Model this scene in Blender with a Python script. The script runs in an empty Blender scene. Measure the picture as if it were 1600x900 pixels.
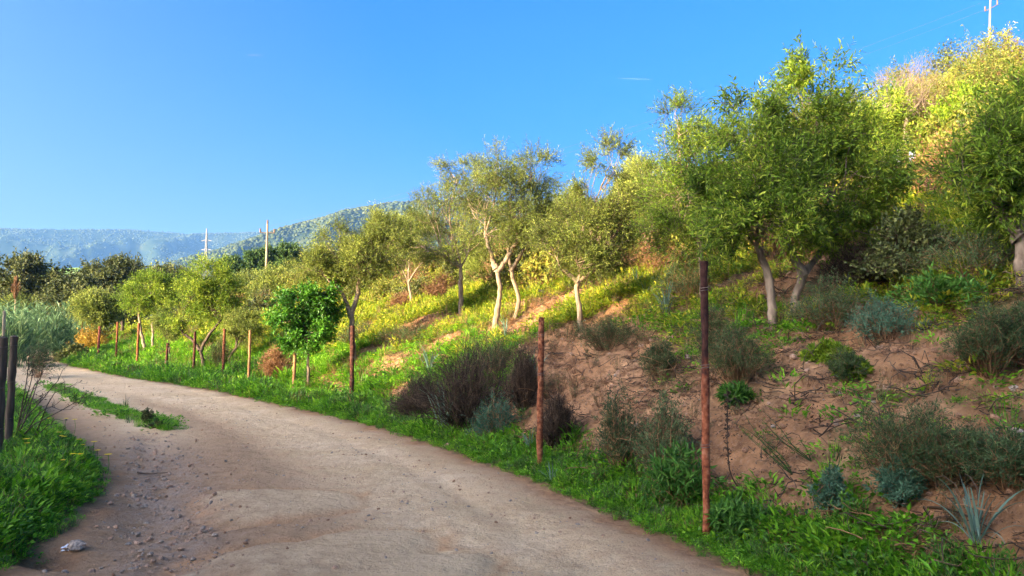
import bpy, math, random
import numpy as np
from mathutils import Vector

# ------------------------------------------------------------------ camera, sky, sun, exposure
scene = bpy.context.scene
R_ = math.radians
FPX = 1150.0                      # focal length in pixels of a 1600 px wide frame
PITCH = math.atan(65.0 / FPX)
CAM_H = 1.5
cam_d = bpy.data.cameras.new("camera"); cam = bpy.data.objects.new("camera", cam_d)
scene.collection.objects.link(cam); scene.camera = cam
cam_d.sensor_width = 36.0; cam_d.lens = 36.0 * FPX / 1600.0
cam_d.clip_start = 0.05; cam_d.clip_end = 40000
cam.location = (0, 0, CAM_H); cam.rotation_euler = (math.pi / 2 + PITCH, 0, 0)

SUN_EL = R_(17.0)
SUN_DIR = np.array([-0.80, -0.60])            # horizontal direction towards the sun
SUN_DIR = SUN_DIR / np.linalg.norm(SUN_DIR)
world = bpy.data.worlds.new("World"); scene.world = world; world.use_nodes = True
wn = world.node_tree.nodes; wl = world.node_tree.links
bg = wn["Background"]; bg.inputs["Strength"].default_value = 0.135
sky = wn.new("ShaderNodeTexSky"); sky.sky_type = 'NISHITA'; sky.sun_disc = False
sky.sun_elevation = SUN_EL
sky.sun_rotation = math.atan2(SUN_DIR[0], SUN_DIR[1])
sky.altitude = 100; sky.air_density = 0.35; sky.dust_density = 10.0; sky.ozone_density = 2.6
skyhs = wn.new("ShaderNodeHueSaturation"); skyhs.inputs["Saturation"].default_value = 1.62; skyhs.inputs["Hue"].default_value = 0.498
wl.new(sky.outputs[0], skyhs.inputs["Color"]); wl.new(skyhs.outputs[0], bg.inputs["Color"])

sun_d = bpy.data.lights.new("sun", 'SUN'); sun_d.energy = 5.0; sun_d.angle = R_(0.6)
sun_d.color = (1.0, 0.76, 0.42)
sun = bpy.data.objects.new("sun", sun_d); scene.collection.objects.link(sun)
sd = Vector((SUN_DIR[0] * math.cos(SUN_EL), SUN_DIR[1] * math.cos(SUN_EL), math.sin(SUN_EL)))
sun.rotation_euler = sd.to_track_quat('Z', 'Y').to_euler(); sun.location = (-30, -20, 40)

vs = scene.view_settings
vs.view_transform = 'Standard'; vs.look = 'None'; vs.gamma = 1.0; vs.use_curve_mapping = False
vs.exposure = 2.6
cy = scene.cycles
cy.use_denoising = True; cy.max_bounces = 6; cy.diffuse_bounces = 3; cy.glossy_bounces = 1
cy.transmission_bounces = 3; cy.volume_bounces = 0; cy.transparent_max_bounces = 4
cy.use_adaptive_sampling = True; cy.adaptive_threshold = 0.02

rs = np.random.RandomState(7); random.seed(7)

# ------------------------------------------------------------------ noise
_perm = np.random.RandomState(3).permutation(512)
_grad = np.random.RandomState(4).uniform(0, 2 * np.pi, 512); _gx = np.cos(_grad); _gy = np.sin(_grad)
def perlin(x, y):
    x = np.asarray(x, float); y = np.asarray(y, float)
    xi = np.floor(x).astype(int); yi = np.floor(y).astype(int); xf = x - xi; yf = y - yi
    u = xf * xf * xf * (xf * (xf * 6 - 15) + 10); v = yf * yf * yf * (yf * (yf * 6 - 15) + 10)
    def g(i, j, dx, dy):
        h = _perm[(_perm[(xi + i) & 511] + yi + j) & 511]
        return _gx[h] * dx + _gy[h] * dy
    a = g(0, 0, xf, yf); b = g(1, 0, xf - 1, yf); c = g(0, 1, xf, yf - 1); d = g(1, 1, xf - 1, yf - 1)
    return (a + u * (b - a)) * (1 - v) + (c + u * (d - c)) * v
def fbm(x, y, o=4, lac=2.03, gain=0.5):
    r = 0; a = 1
    for k in range(o):
        r = r + a * perlin(np.asarray(x) * lac ** k + 17.3 * k, np.asarray(y) * lac ** k - 9.1 * k); a *= gain
    return r
def sst(a, b, x):
    t = np.clip((np.asarray(x, float) - a) / (b - a), 0, 1); return t * t * (3 - 2 * t)

# ------------------------------------------------------------------ ground plan (metres, camera above the origin, looking along +y)
def curve(ys, xs):
    yy = np.arange(-60, 200, 0.25); v = np.interp(yy, ys, xs)
    sl0 = (xs[1] - xs[0]) / (ys[1] - ys[0]); v = np.where(yy < ys[0], xs[0] + sl0 * (yy - ys[0]), v)
    k = np.exp(-0.5 * (np.arange(-8, 9) * 0.25 / 0.8) ** 2); k /= k.sum()
    vv = np.convolve(np.pad(v, 8, mode='edge'), k, 'valid')
    return lambda y: np.interp(y, yy, vv)
Rc = curve([0, 4.48, 5.44, 7.67, 8.6, 11.1, 13.8, 15, 18.2, 23, 31, 38, 43, 48, 54, 62, 75, 95, 140],
           [3.3, 1.48, .95, 0.0, -.55, -1.95, -3.96, -4.9, -7.4, -12, -18.7, -23.5, -26.6, -28.6, -31.5, -37, -42, -42, -30])
Lc = curve([-4, 3, 4.6, 6.05, 7.67, 9.5, 11.9, 16.4, 26.5, 38, 49, 60, 75, 95, 140],
           [-3.5, -2.9, -3.0, -3.25, -3.98, -5.38, -7.3, -10.8, -19.3, -27.6, -33.6, -41, -47, -48, -36])
Fc = curve([0, 5.4, 8, 15, 16.8, 19.5, 22, 24.5, 28.5, 32, 37, 43, 46, 60, 80, 110, 150],
           [3.6, 1.42, .3, -3.3, -4.9, -6.9, -8.6, -10.5, -14.3, -17.1, -20.9, -25, -27.0, -33, -36, -34, -24])
def slopec(y):
    return 1 / np.sqrt(1 + ((Fc(y + 1.5) - Fc(y - 1.5)) / 3.0) ** 2)
def s_of(x, y): return (x - Fc(y)) * slopec(y)
def blob(x, y, cx, cy, rx, ry, ang=0):
    c, s = math.cos(ang), math.sin(ang); dx = x - cx; dy = y - cy
    return np.exp(-(((dx * c + dy * s) / rx) ** 2 + ((-dx * s + dy * c) / ry) ** 2))

def masks(x, y):
    """road, slab (smooth embedded rock), rut (stone filled), tuft strip along the middle"""
    n = fbm(x * 1.3, y * 1.3, 3) * 0.45 + fbm(x * 6, y * 6, 2) * 0.12
    d = np.minimum(x - Lc(y), Rc(y) - x) + n * 0.6
    road = sst(-0.12, 0.16, d)
    w_ = fbm(x * .8 + 40, y * .8, 3) * 1.1
    e1 = ((x + 1.95) / 0.70) ** 2 + ((y - 6.45) / 0.66) ** 2 + 2.2 * n + w_
    e2 = ((x + 1.15) / 0.95) ** 2 + ((y - 4.75) / 0.70) ** 2 + 2.2 * n + w_
    slab = np.maximum(1 - sst(0.3, 1.35, e1), 1 - sst(0.3, 1.35, e2)) * road
    rim = np.maximum(np.exp(-((e1 - 1.15) / 0.32) ** 2), np.exp(-((e2 - 1.15) / 0.32) ** 2)) * (1 - slab) * road
    cx = np.interp(y, [3, 4.5, 6, 8, 9.5, 12], [-1.75, -2.05, -2.75, -3.75, -4.6, -6.2])
    rut = np.exp(-((x - cx + 0.25 * n) / np.interp(y, [4, 7, 11], [.42, .5, .4])) ** 2) * (1 - sst(9.6, 11.5, y)) * road
    tx = np.interp(y, [11.2, 12.2, 14, 16.5, 19.5], [-5.15, -5.95, -7.6, -9.6, -12.1])
    mid = np.exp(-((x - tx) / (0.22 + 0.2 * n)) ** 2) * sst(10.9, 11.8, y) * (1 - sst(19, 20.5, y)) * sst(-0.35, 0.0, n + 0.25)
    return road, slab, rim, rut, mid

def zf(x, y, fine=True):
    x = np.asarray(x, float); y = np.asarray(y, float)
    s = s_of(x, y)
    t = (x - .3) * -.6 + (y - 8) * .8
    zm = np.clip(36 - (t - 4) * 1.75, 6.5, 48)
    sp = np.maximum(s - 0.15, 0)
    m = 0.46
    hill = zm * (1 - np.exp(-sp * m / zm))
    hill = hill + 0.34 * sst(0.15, 1.5, s) * (1 - sst(13, 22, y)) - 0.10 * sst(2.5, 6, s)
    dl = Lc(y) - x
    left = 0.16 * sst(0.0, 0.9, dl) - 0.10 * sst(2, 5, dl) - 0.05 * np.maximum(dl - 7, 0)
    left = np.maximum(left, -14)
    z = hill + left
    far = np.maximum(y - 72, 0)
    z = z - np.minimum(far * 0.10, 14) * (1 - sst(-20, 60, x + 5))
    hm = sst(0.1, 1.5, s); 
    z = z + hm * (0.30 * fbm(x * 0.33, y * 0.33, 3)) * np.clip(0.3 + sp / 6, 0, 1)
    z = z + 0.5 * fbm(x * .06, y * .06, 2) * sst(8, 25, s)
    if fine:
        near = np.exp(-(np.hypot(x, y) / 28) ** 2)
        z = z + near * hm * (0.20 * fbm(x * 1.4, y * 1.4, 4) + 0.07 * fbm(x * 5, y * 5, 3))
        road, slab, rim, rut, mid = masks(x, y)
        z = z + near * (1 - road) * 0.03 * fbm(x * 4, y * 4, 2)
        z = z + road * near * (0.05 * fbm(x * 0.9, y * 0.9, 2) + (0.016 + .012 * rut) * fbm(x * 6, y * 6, 3) * (1 - .6 * slab))
        z = z + 0.035 * slab - 0.045 * rut - 0.02 * rim + 0.03 * mid + rut * 0.035 * fbm(x * 11, y * 11, 2)
        gq = x - Rc(y) + .12 * fbm(y * .5, x * 0 + 3, 2); z = z - road * near * .028 * (np.exp(-((gq + .8) / .16) ** 2) + np.exp(-((gq + 2.15) / .18) ** 2) * sst(7, 9, y) + np.exp(-((gq + 3.5) / .16) ** 2) * sst(8, 10, y))
        z = z - 0.10 * blob(x, y, -3.02, 4.95, .42, .16, -.3) * 1.0
        z = z - 0.05 * blob(x, y, -2.9, 5.9, .22, .9, .25)
    return z

def ray_dir(px, py):
    dx = (px - 800) / FPX; dz = -(py - 450) / FPX
    c, s = math.cos(PITCH), math.sin(PITCH)
    return np.array([dx, c - dz * s, s + dz * c])
def at(px, py, d):
    """point seen at pixel (px,py) at distance y=d"""
    v = ray_dir(px, py); v = v / v[1]
    return np.array([v[0] * d, d, CAM_H + v[2] * d])
def gp(px, py, dmin=3.0):
    v = ray_dir(px, py); v = v / v[1]
    ts = np.arange(dmin, 160, 0.05)
    h = CAM_H + v[2] * ts - zf(v[0] * ts, ts)
    k = np.argmax(h < 0)
    if h[k] >= 0: k = len(ts) - 1
    d = ts[k]
    return np.array([v[0] * d, d, float(zf(v[0] * d, d))])
def gd(px, d):
    v = ray_dir(px, 450); x = v[0] / v[1] * d
    return np.array([x, d, float(zf(x, d))])

# ------------------------------------------------------------------ materials
def newmat(name):
    m = bpy.data.materials.new(name); m.use_nodes = True
    nt = m.node_tree; nt.nodes.clear()
    return m, nt, nt.nodes, nt.links
def node(nt, typ, **kw):
    n = nt.nodes.new(typ)
    for k, v in kw.items(): setattr(n, k, v)
    return n
def ramp(nt, stops):
    r = node(nt, "ShaderNodeValToRGB"); cr = r.color_ramp
    cr.elements[0].position = stops[0][0]; cr.elements[0].color = (*stops[0][1], 1)
    cr.elements[1].position = stops[-1][0]; cr.elements[1].color = (*stops[-1][1], 1)
    for p, c in stops[1:-1]:
        e = cr.elements.new(p); e.color = (*c, 1)
    return r
def leafmat(name, c0, c1, c2=None, trans=0.35, rough=0.55, spec=0.25, inst=False):
    m, nt, N, L = newmat(name)
    at_ = node(nt, "ShaderNodeAttribute", attribute_name="var")
    oi = node(nt, "ShaderNodeObjectInfo")
    add = node(nt, "ShaderNodeMath", operation='MULTIPLY_ADD'); L.new(oi.outputs["Random"], add.inputs[0])
    add.inputs[1].default_value = 0.5 if inst else 0.12
    sub = node(nt, "ShaderNodeMath", operation='SUBTRACT'); L.new(at_.outputs["Fac"], sub.inputs[0]); sub.inputs[1].default_value = 0.25 if inst else 0.06
    L.new(sub.outputs[0], add.inputs[2])
    r = ramp(nt, [(0.0, c0), (0.6, c1), (1.0, c2 or c1)]); L.new(add.outputs[0], r.inputs[0])
    p = node(nt, "ShaderNodeBsdfPrincipled"); p.inputs["Roughness"].default_value = rough
    p.inputs["Specular IOR Level"].default_value = spec
    t = node(nt, "ShaderNodeBsdfTranslucent"); mx = node(nt, "ShaderNodeMixShader"); mx.inputs[0].default_value = trans
    L.new(r.outputs[0], p.inputs["Base Color"]); L.new(r.outputs[0], t.inputs["Color"])
    L.new(p.outputs[0], mx.inputs[1]); L.new(t.outputs[0], mx.inputs[2])
    o = node(nt, "ShaderNodeOutputMaterial"); L.new(mx.outputs[0], o.inputs["Surface"])
    return m
def roughmat(name, c0, c1, scale=8, c2=None, rough=0.9, bump=0.4, stretch=(1, 1, 1), metal=0.0, thr=(0.3, 0.7)):
    m, nt, N, L = newmat(name)
    tc = node(nt, "ShaderNodeTexCoord"); mp = node(nt, "ShaderNodeMapping"); mp.inputs["Scale"].default_value = stretch
    L.new(tc.outputs["Object"], mp.inputs[0])
    n = node(nt, "ShaderNodeTexNoise"); n.inputs["Scale"].default_value = scale; n.inputs["Detail"].default_value = 6
    L.new(mp.outputs[0], n.inputs["Vector"])
    st = [(thr[0], c0), (thr[1], c1)] if c2 is None else [(thr[0], c0), (0.5, c1), (thr[1], c2)]
    r = ramp(nt, st); L.new(n.outputs["Fac"], r.inputs[0])
    p = node(nt, "ShaderNodeBsdfPrincipled"); p.inputs["Roughness"].default_value = rough; p.inputs["Metallic"].default_value = metal
    p.inputs["Specular IOR Level"].default_value = 0.2
    L.new(r.outputs[0], p.inputs["Base Color"])
    b = node(nt, "ShaderNodeBump"); b.inputs["Strength"].default_value = bump; b.inputs["Distance"].default_value = 0.02
    L.new(n.outputs["Fac"], b.inputs["Height"]); L.new(b.outputs[0], p.inputs["Normal"])
    o = node(nt, "ShaderNodeOutputMaterial"); L.new(p.outputs[0], o.inputs["Surface"])
    return m

M = {}
M['olive'] = leafmat("olive_leaf", (.034, .058, .014), (.18, .235, .038), (.46, .50, .10), trans=.38, spec=.2)
M['olive_bright'] = leafmat("olive_leaf_fresh", (.026, .062, .010), (.165, .275, .020), (.48, .54, .06), trans=.42, spec=.2)
M['oak'] = leafmat("oak_leaf", (.026, .040, .013), (.090, .110, .028), (.20, .21, .05), trans=.18)
M['pine'] = leafmat("pine_needles", (.02, .05, .012), (.06, .12, .022), (.11, .17, .03), trans=.2)
M['green'] = leafmat("glossy_green_leaf", (.016, .060, .008), (.060, .20, .014), (.17, .34, .03), trans=.3, rough=.4)
M['maquis'] = leafmat("maquis_leaf", (.055, .080, .014), (.17, .20, .024), (.36, .33, .05), trans=.3, inst=True)
M['weed'] = leafmat("weed_leaf", (.055, .165, .008), (.140, .36, .016), (.28, .50, .03), trans=.4, inst=True)
M['hillweed'] = leafmat("hill_weed_leaf", (.08, .15, .010), (.25, .36, .018), (.52, .47, .04), trans=.4, inst=True)
M['herb'] = leafmat("grey_green_leaf", (.026, .050, .018), (.070, .120, .040), (.15, .21, .08), trans=.2, inst=True)
M['rosemary'] = leafmat("dark_needle_leaf", (.022, .040, .012), (.055, .095, .028), (.13, .19, .06), trans=.15)
M['spurge'] = leafmat("blue_green_leaf", (.030, .080, .045), (.075, .165, .090), (.15, .26, .15), trans=.2)
M['leafy'] = leafmat("mid_green_leaf", (.025, .080, .012), (.070, .190, .022), (.15, .30, .04), trans=.3)
M['strap'] = leafmat("strap_leaf", (.07, .13, .085), (.15, .24, .17), (.28, .36, .26), trans=.25)
M['reed'] = leafmat("reed_leaf", (.05, .11, .05), (.13, .24, .10), (.26, .36, .16), trans=.3)
M['dry'] = leafmat("dry_stem", (.09, .045, .022), (.24, .125, .058), (.38, .21, .095), trans=.15, inst=True)
M['dead'] = leafmat("dead_twig", (.022, .014, .008), (.065, .042, .024), (.15, .098, .055), trans=.05)
M['gold'] = leafmat("golden_leaf", (.16, .11, .02), (.36, .23, .03), (.48, .34, .05), trans=.35)
M['flower'] = leafmat("yellow_petal", (.75, .50, .01), (.85, .62, .02), (.85, .70, .05), trans=.3)
M['bark'] = roughmat("olive_bark", (.13, .095, .065), (.34, .26, .18), 14, stretch=(1, 1, .35), bump=.9)
M['darkbark'] = roughmat("dark_bark", (.035, .025, .02), (.12, .09, .065), 14, stretch=(1, 1, .35), bump=.9)
M['palebark'] = roughmat("pale_bark", (.13, .095, .065), (.33, .25, .17), 14, stretch=(1, 1, .35), bump=.6)
M['rust'] = roughmat("rusty_iron", (.055, .020, .012), (.19, .062, .025), 26, c2=(.36, .16, .08), bump=.5, thr=(.3, .72))
M['rustdark'] = roughmat("dark_rusty_iron", (.020, .010, .009), (.055, .022, .016), 22, c2=(.17, .06, .03), bump=.5, thr=(.3, .76))
M['rustred'] = roughmat("red_rusty_iron", (.09, .022, .018), (.24, .06, .04), 22, c2=(.36, .13, .09), bump=.4)
M['rustpale'] = roughmat("orange_weathered_post", (.17, .085, .04), (.34, .19, .09), 18, bump=.4)
def tarred():
    m = roughmat("rust_with_tarred_top", (.07, .022, .012), (.24, .070, .028), 26, c2=(.40, .17, .09), bump=.5, thr=(.3, .72))
    nt = m.node_tree; p = [n for n in nt.nodes if n.type == 'BSDF_PRINCIPLED'][0]; src = p.inputs["Base Color"].links[0].from_socket
    tc = node(nt, "ShaderNodeTexCoord"); sp = node(nt, "ShaderNodeSeparateXYZ"); nt.links.new(tc.outputs["Object"], sp.inputs[0])
    nz = node(nt, "ShaderNodeTexNoise"); nz.inputs["Scale"].default_value = 9; nt.links.new(tc.outputs["Object"], nz.inputs["Vector"])
    ad = node(nt, "ShaderNodeMath", operation='MULTIPLY_ADD'); nt.links.new(nz.outputs["Fac"], ad.inputs[0]); ad.inputs[1].default_value = .8; nt.links.new(sp.outputs[2], ad.inputs[2])
    rr = ramp(nt, [(.0, (0,) * 3), (1.0, (.88,) * 3)]); rr.color_ramp.elements[0].position = .55; rr.color_ramp.elements[1].position = .75
    sc = node(nt, "ShaderNodeMath", operation='MULTIPLY'); nt.links.new(ad.outputs[0], sc.inputs[0]); sc.inputs[1].default_value = .42; nt.links.new(sc.outputs[0], rr.inputs[0])
    x = node(nt, "ShaderNodeMix", data_type='RGBA'); nt.links.new(rr.outputs[0], x.inputs[0]); nt.links.new(src, x.inputs[6]); x.inputs[7].default_value = (.018, .010, .010, 1)
    nt.links.new(x.outputs[2], p.inputs["Base Color"]); return m
M['tarred'] = tarred()
M['wood'] = roughmat("weathered_wood", (.045, .032, .022), (.15, .11, .075), 10, stretch=(3, 3, .35), bump=.9)
M['cane'] = roughmat("dry_cane", (.33, .25, .14), (.52, .42, .27), 10, stretch=(3, 3, .6))
M['wire'] = roughmat("iron_wire", (.09, .06, .05), (.22, .17, .14), 30)
M['concrete'] = roughmat("pole_concrete", (.22, .16, .10), (.34, .26, .17), 6, stretch=(1, 1, .2), bump=.2)
M['steel'] = roughmat("galvanised_steel", (.20, .20, .19), (.30, .30, .29), 4, bump=.1, rough=.6)
M['stone'] = roughmat("grey_stone", (.13, .10, .075), (.30, .24, .18), 5, c2=(.46, .38, .29), bump=.5)
M['redstone'] = roughmat("tan_stone", (.22, .125, .075), (.38, .24, .15), 6, c2=(.52, .37, .25), bump=.5)
M['clod'] = roughmat("soil_clod", (.14, .075, .042), (.30, .165, .09), 9, c2=(.42, .26, .15), bump=.8)
M['litter'] = roughmat("white_plastic", (.55, .57, .60), (.78, .78, .78), 5, rough=.5, bump=.1)

# earth: one node tree for road and ground, steered by painted wear masks
def earthmat():
    m, nt, N, L = newmat("earth")
    geo = node(nt, "ShaderNodeNewGeometry")
    def noise(scale, det=6, rough=.6):
        n = node(nt, "ShaderNodeTexNoise"); n.inputs["Scale"].default_value = scale; n.inputs["Detail"].default_value = det
        n.inputs["Roughness"].default_value = rough; L.new(geo.outputs["Position"], n.inputs["Vector"]); return n.outputs["Fac"]
    def attr(a):
        n = node(nt, "ShaderNodeAttribute", attribute_name=a); return n.outputs["Fac"]
    def mix(f, a, b, mode='MIX'):
        x = node(nt, "ShaderNodeMix", data_type='RGBA', blend_type=mode)
        for s_, v in ((0, f), (6, a), (7, b)):
            if isinstance(v, (int, float)): x.inputs[s_].default_value = v
            elif isinstance(v, tuple): x.inputs[s_].default_value = (*v, 1)
            else: L.new(v, x.inputs[s_])
        return x.outputs[2]
    def rp(f, stops):
        r = ramp(nt, stops); L.new(f, r.inputs[0]); return r.outputs[0]
    n1, n2, n3, n4 = noise(.9), noise(5.5, 8, .65), noise(30, 8, .8), noise(75, 4, .7)
    soil = rp(n1, [(.3, (.35, .175, .075)), (.5, (.47, .25, .115)), (.7, (.58, .35, .18))])
    soil = mix(rp(n2, [(.35, (.0,) * 3), (.64, (.8,) * 3)]), soil, (.15, .080, .042))
    soil = mix(rp(n3, [(.52, (0,) * 3), (.75, (.7,) * 3)]), soil, (.46, .33, .22))
    rd = rp(n1, [(.3, (.64, .465, .25)), (.55, (.73, .55, .32)), (.75, (.77, .61, .38))])
    rd = mix(rp(n2, [(.40, (.0,) * 3), (.66, (.55,) * 3)]), rd, (.50, .30, .16))
    rd = mix(rp(n3, [(.56, (0,) * 3), (.70, (.6,) * 3)]), rd, (.70, .58, .45))
    rd = mix(rp(n4, [(.34, (.85,) * 3), (.46, (0,) * 3)]), rd, (.22, .14, .09))
    rd = mix(rp(attr("track"), [(0, (.88,) * 3), (1, (0,) * 3)]), rd, rp(n2, [(.35, (.23, .130, .062)), (.7, (.45, .28, .15))]))
    gr = rp(n3, [(.35, (.15, .115, .085)), (.5, (.31, .24, .18)), (.7, (.48, .40, .32))])
    rf = node(nt, "ShaderNodeMath", operation="MULTIPLY"); L.new(attr("rut"), rf.inputs[0]); L.new(rp(n2, [(.35, (.15,) * 3), (.65, (.9,) * 3)]), rf.inputs[1]); rd = mix(rf.outputs[0], rd, gr)
    rmf = node(nt, "ShaderNodeMath", operation="MULTIPLY"); L.new(attr("rim"), rmf.inputs[0]); L.new(rp(n2, [(.35, (.0,) * 3), (.65, (.85,) * 3)]), rmf.inputs[1]); rd = mix(rmf.outputs[0], rd, rp(n2, [(.3, (.40, .19, .07)), (.7, (.56, .30, .13))]))
    sl = rp(n3, [(.3, (.56, .41, .22)), (.55, (.70, .53, .31)), (.75, (.78, .63, .42))])
    sl = mix(rp(n4, [(.30, (.6,) * 3), (.45, (0,) * 3)]), sl, (.27, .23, .19))
    sf = node(nt, "ShaderNodeMath", operation="MULTIPLY"); L.new(attr("slab"), sf.inputs[0]); L.new(rp(n2, [(.3, (.22,) * 3), (.6, (.65,) * 3)]), sf.inputs[1]); rd = mix(sf.outputs[0], rd, sl)
    col = mix(attr("road"), soil, rd)
    ms = rp(n3, [(.3, (.030, .055, .014)), (.7, (.09, .12, .03))])
    col = mix(attr("moss"), col, ms)
    p = node(nt, "ShaderNodeBsdfPrincipled"); p.inputs["Roughness"].default_value = .95; p.inputs["Specular IOR Level"].default_value = .15
    L.new(col, p.inputs["Base Color"])
    h = node(nt, "ShaderNodeMath", operation='MULTIPLY_ADD'); L.new(n3, h.inputs[0]); h.inputs[1].default_value = .35; L.new(n2, h.inputs[2])
    h2 = node(nt, "ShaderNodeMath", operation='MULTIPLY_ADD'); L.new(n4, h2.inputs[0]); h2.inputs[1].default_value = .12; L.new(h.outputs[0], h2.inputs[2])
    b = node(nt, "ShaderNodeBump"); b.inputs["Strength"].default_value = 1.0; b.inputs["Distance"].default_value = .09
    L.new(h2.outputs[0], b.inputs["Height"]); L.new(b.outputs[0], p.inputs["Normal"])
    o = node(nt, "ShaderNodeOutputMaterial"); L.new(p.outputs[0], o.inputs["Surface"])
    return m
M['earth'] = earthmat()
def hillmat():
    m, nt, N, L = newmat("wooded_hill")
    geo = node(nt, "ShaderNodeNewGeometry")
    n = node(nt, "ShaderNodeTexNoise"); n.inputs["Scale"].default_value = .02; n.inputs["Detail"].default_value = 8; L.new(geo.outputs["Position"], n.inputs["Vector"])
    r = ramp(nt, [(.35, (.014, .024, .009)), (.58, (.028, .040, .014)), (.78, (.07, .08, .03))]); L.new(n.outputs["Fac"], r.inputs[0])
    a = node(nt, "ShaderNodeAttribute", attribute_name="field")
    x = node(nt, "ShaderNodeMix", data_type='RGBA'); L.new(a.outputs["Fac"], x.inputs[0]); L.new(r.outputs[0], x.inputs[6]); x.inputs[7].default_value = (.16, .26, .07, 1)
    p = node(nt, "ShaderNodeBsdfDiffuse"); L.new(x.outputs[2], p.inputs["Color"])
    o = node(nt, "ShaderNodeOutputMaterial"); L.new(p.outputs[0], o.inputs["Surface"])
    return m
M['hill'] = hillmat()
M['farcrown'] = leafmat("far_tree_crown", (.018, .030, .010), (.048, .064, .020), (.09, .10, .035), trans=.0, rough=.9, spec=.1, inst=True)

# ------------------------------------------------------------------ mesh building (all quads)
class MB:
    def __init__(s): s.v = []; s.f = []; s.a = []; s.m = []; s.sm = []; s.n = 0
    def add(s, v, f, var=0.5, mi=0, smooth=False):
        v = np.asarray(v, np.float32).reshape(-1, 3); f = np.asarray(f, np.int64).reshape(-1, 4)
        s.v.append(v); s.f.append(f + s.n); s.n += len(v)
        s.a.append(np.broadcast_to(np.asarray(var, np.float32), (len(v),)).copy())
        s.m.append(np.full(len(f), mi)); s.sm.append(np.full(len(f), smooth))
        return s
    def mesh(s, name, mats):
        me = bpy.data.meshes.new(name)
        v = np.concatenate(s.v); f = np.concatenate(s.f); a = np.concatenate(s.a)
        me.vertices.add(len(v)); me.vertices.foreach_set("co", v.ravel())
        tri = f[:, 2] == f[:, 3]
        tot = np.where(tri, 3, 4); st = np.concatenate([[0], np.cumsum(tot)[:-1]])
        keep = np.ones(f.shape, bool); keep[tri, 3] = False
        li = f[keep]
        me.loops.add(len(li)); me.loops.foreach_set("vertex_index", li.astype(np.int32))
        me.polygons.add(len(f)); me.polygons.foreach_set("loop_start", st.astype(np.int32)); me.polygons.foreach_set("loop_total", tot.astype(np.int32))
        me.polygons.foreach_set("material_index", np.concatenate(s.m).astype(np.int32))
        me.polygons.foreach_set("use_smooth", np.concatenate(s.sm))
        at_ = me.attributes.new("var", 'FLOAT', 'POINT'); at_.data.foreach_set("value", a)
        for m in mats: me.materials.append(m)
        me.update(calc_edges=True); me.validate()
        return me
def tubes(mb, P, Rd, m=5, var=.5, mi=0):
    """P (N,K,3) paths, Rd (N,K) radii"""
    P = np.asarray(P, float); N_, K, _ = P.shape; Rd = np.asarray(Rd, float)
    T = np.gradient(P, axis=1); T /= np.linalg.norm(T, axis=2, keepdims=True) + 1e-9
    ref = np.where(np.abs(T[..., 2:3]) > .9, np.array([1., 0, 0]), np.array([0, 0, 1.]))
    ref = np.broadcast_to(ref[:, :1], T.shape)
    A = np.cross(T, ref); A /= np.linalg.norm(A, axis=2, keepdims=True) + 1e-9; B = np.cross(T, A)
    th = np.arange(m) * 2 * np.pi / m
    V = P[:, :, None] + Rd[:, :, None, None] * (np.cos(th)[None, None, :, None] * A[:, :, None] + np.sin(th)[None, None, :, None] * B[:, :, None])
    base = np.arange(N_)[:, None, None] * K * m; k = np.arange(K - 1)[None, :, None] * m; j = np.arange(m)[None, None, :]; j2 = (j + 1) % m
    F = np.stack([base + k + j, base + k + j2, base + k + m + j2, base + k + m + j], -1)
    v = np.broadcast_to(np.asarray(var, float).reshape(-1, 1), (N_, K * m)).ravel() if np.ndim(var) else var
    mb.add(V, F, v, mi, True)
def unit(v): return v / (np.linalg.norm(v, axis=-1, keepdims=True) + 1e-9)
def leaves(mb, P, D, Nn, ln, w, var, mi=0):
    """diamond leaves: base P, direction D, roughly normal Nn"""
    n = len(P); D = unit(D); S = unit(np.cross(D, Nn)); U = np.cross(S, D)
    ln = np.broadcast_to(ln, (n,))[:, None]; w = np.broadcast_to(w, (n,))[:, None]
    V = np.stack([P, P + D * ln * .45 + S * w * .5 + U * w * .12, P + D * ln - U * ln * .08, P + D * ln * .45 - S * w * .5 + U * w * .12], 1)
    F = np.arange(n * 4).reshape(n, 4)
    mb.add(V, F, np.repeat(np.clip(var, 0, 1), 4), mi)
def rnd_dir(n, r=rs):
    return unit(r.normal(size=(n, 3)))
def paths(A, B, K=7, bow=.12, r=rs):
    """curved paths from A to B"""
    A = np.asarray(A, float); B = np.asarray(B, float); n = len(A); t = np.linspace(0, 1, K)[None, :, None]
    L = np.linalg.norm(B - A, axis=1)[:, None, None]
    off = r.normal(size=(n, 1, 3)) * bow * L; off2 = r.normal(size=(n, 1, 3)) * bow * .5 * L
    return A[:, None] * (1 - t) + B[:, None] * t + off * np.sin(np.pi * t) + off2 * np.sin(2 * np.pi * t)
def polyline(pts, K=14):
    pts = np.asarray(pts, float); d = np.concatenate([[0], np.cumsum(np.linalg.norm(np.diff(pts, axis=0), axis=1))])
    u = np.linspace(0, d[-1], K); out = np.stack([np.interp(u, d, pts[:, i]) for i in range(3)], 1)
    o2 = out.copy(); o2[1:-1] = (out[:-2] + 2 * out[1:-1] + out[2:]) / 4
    return o2

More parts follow.
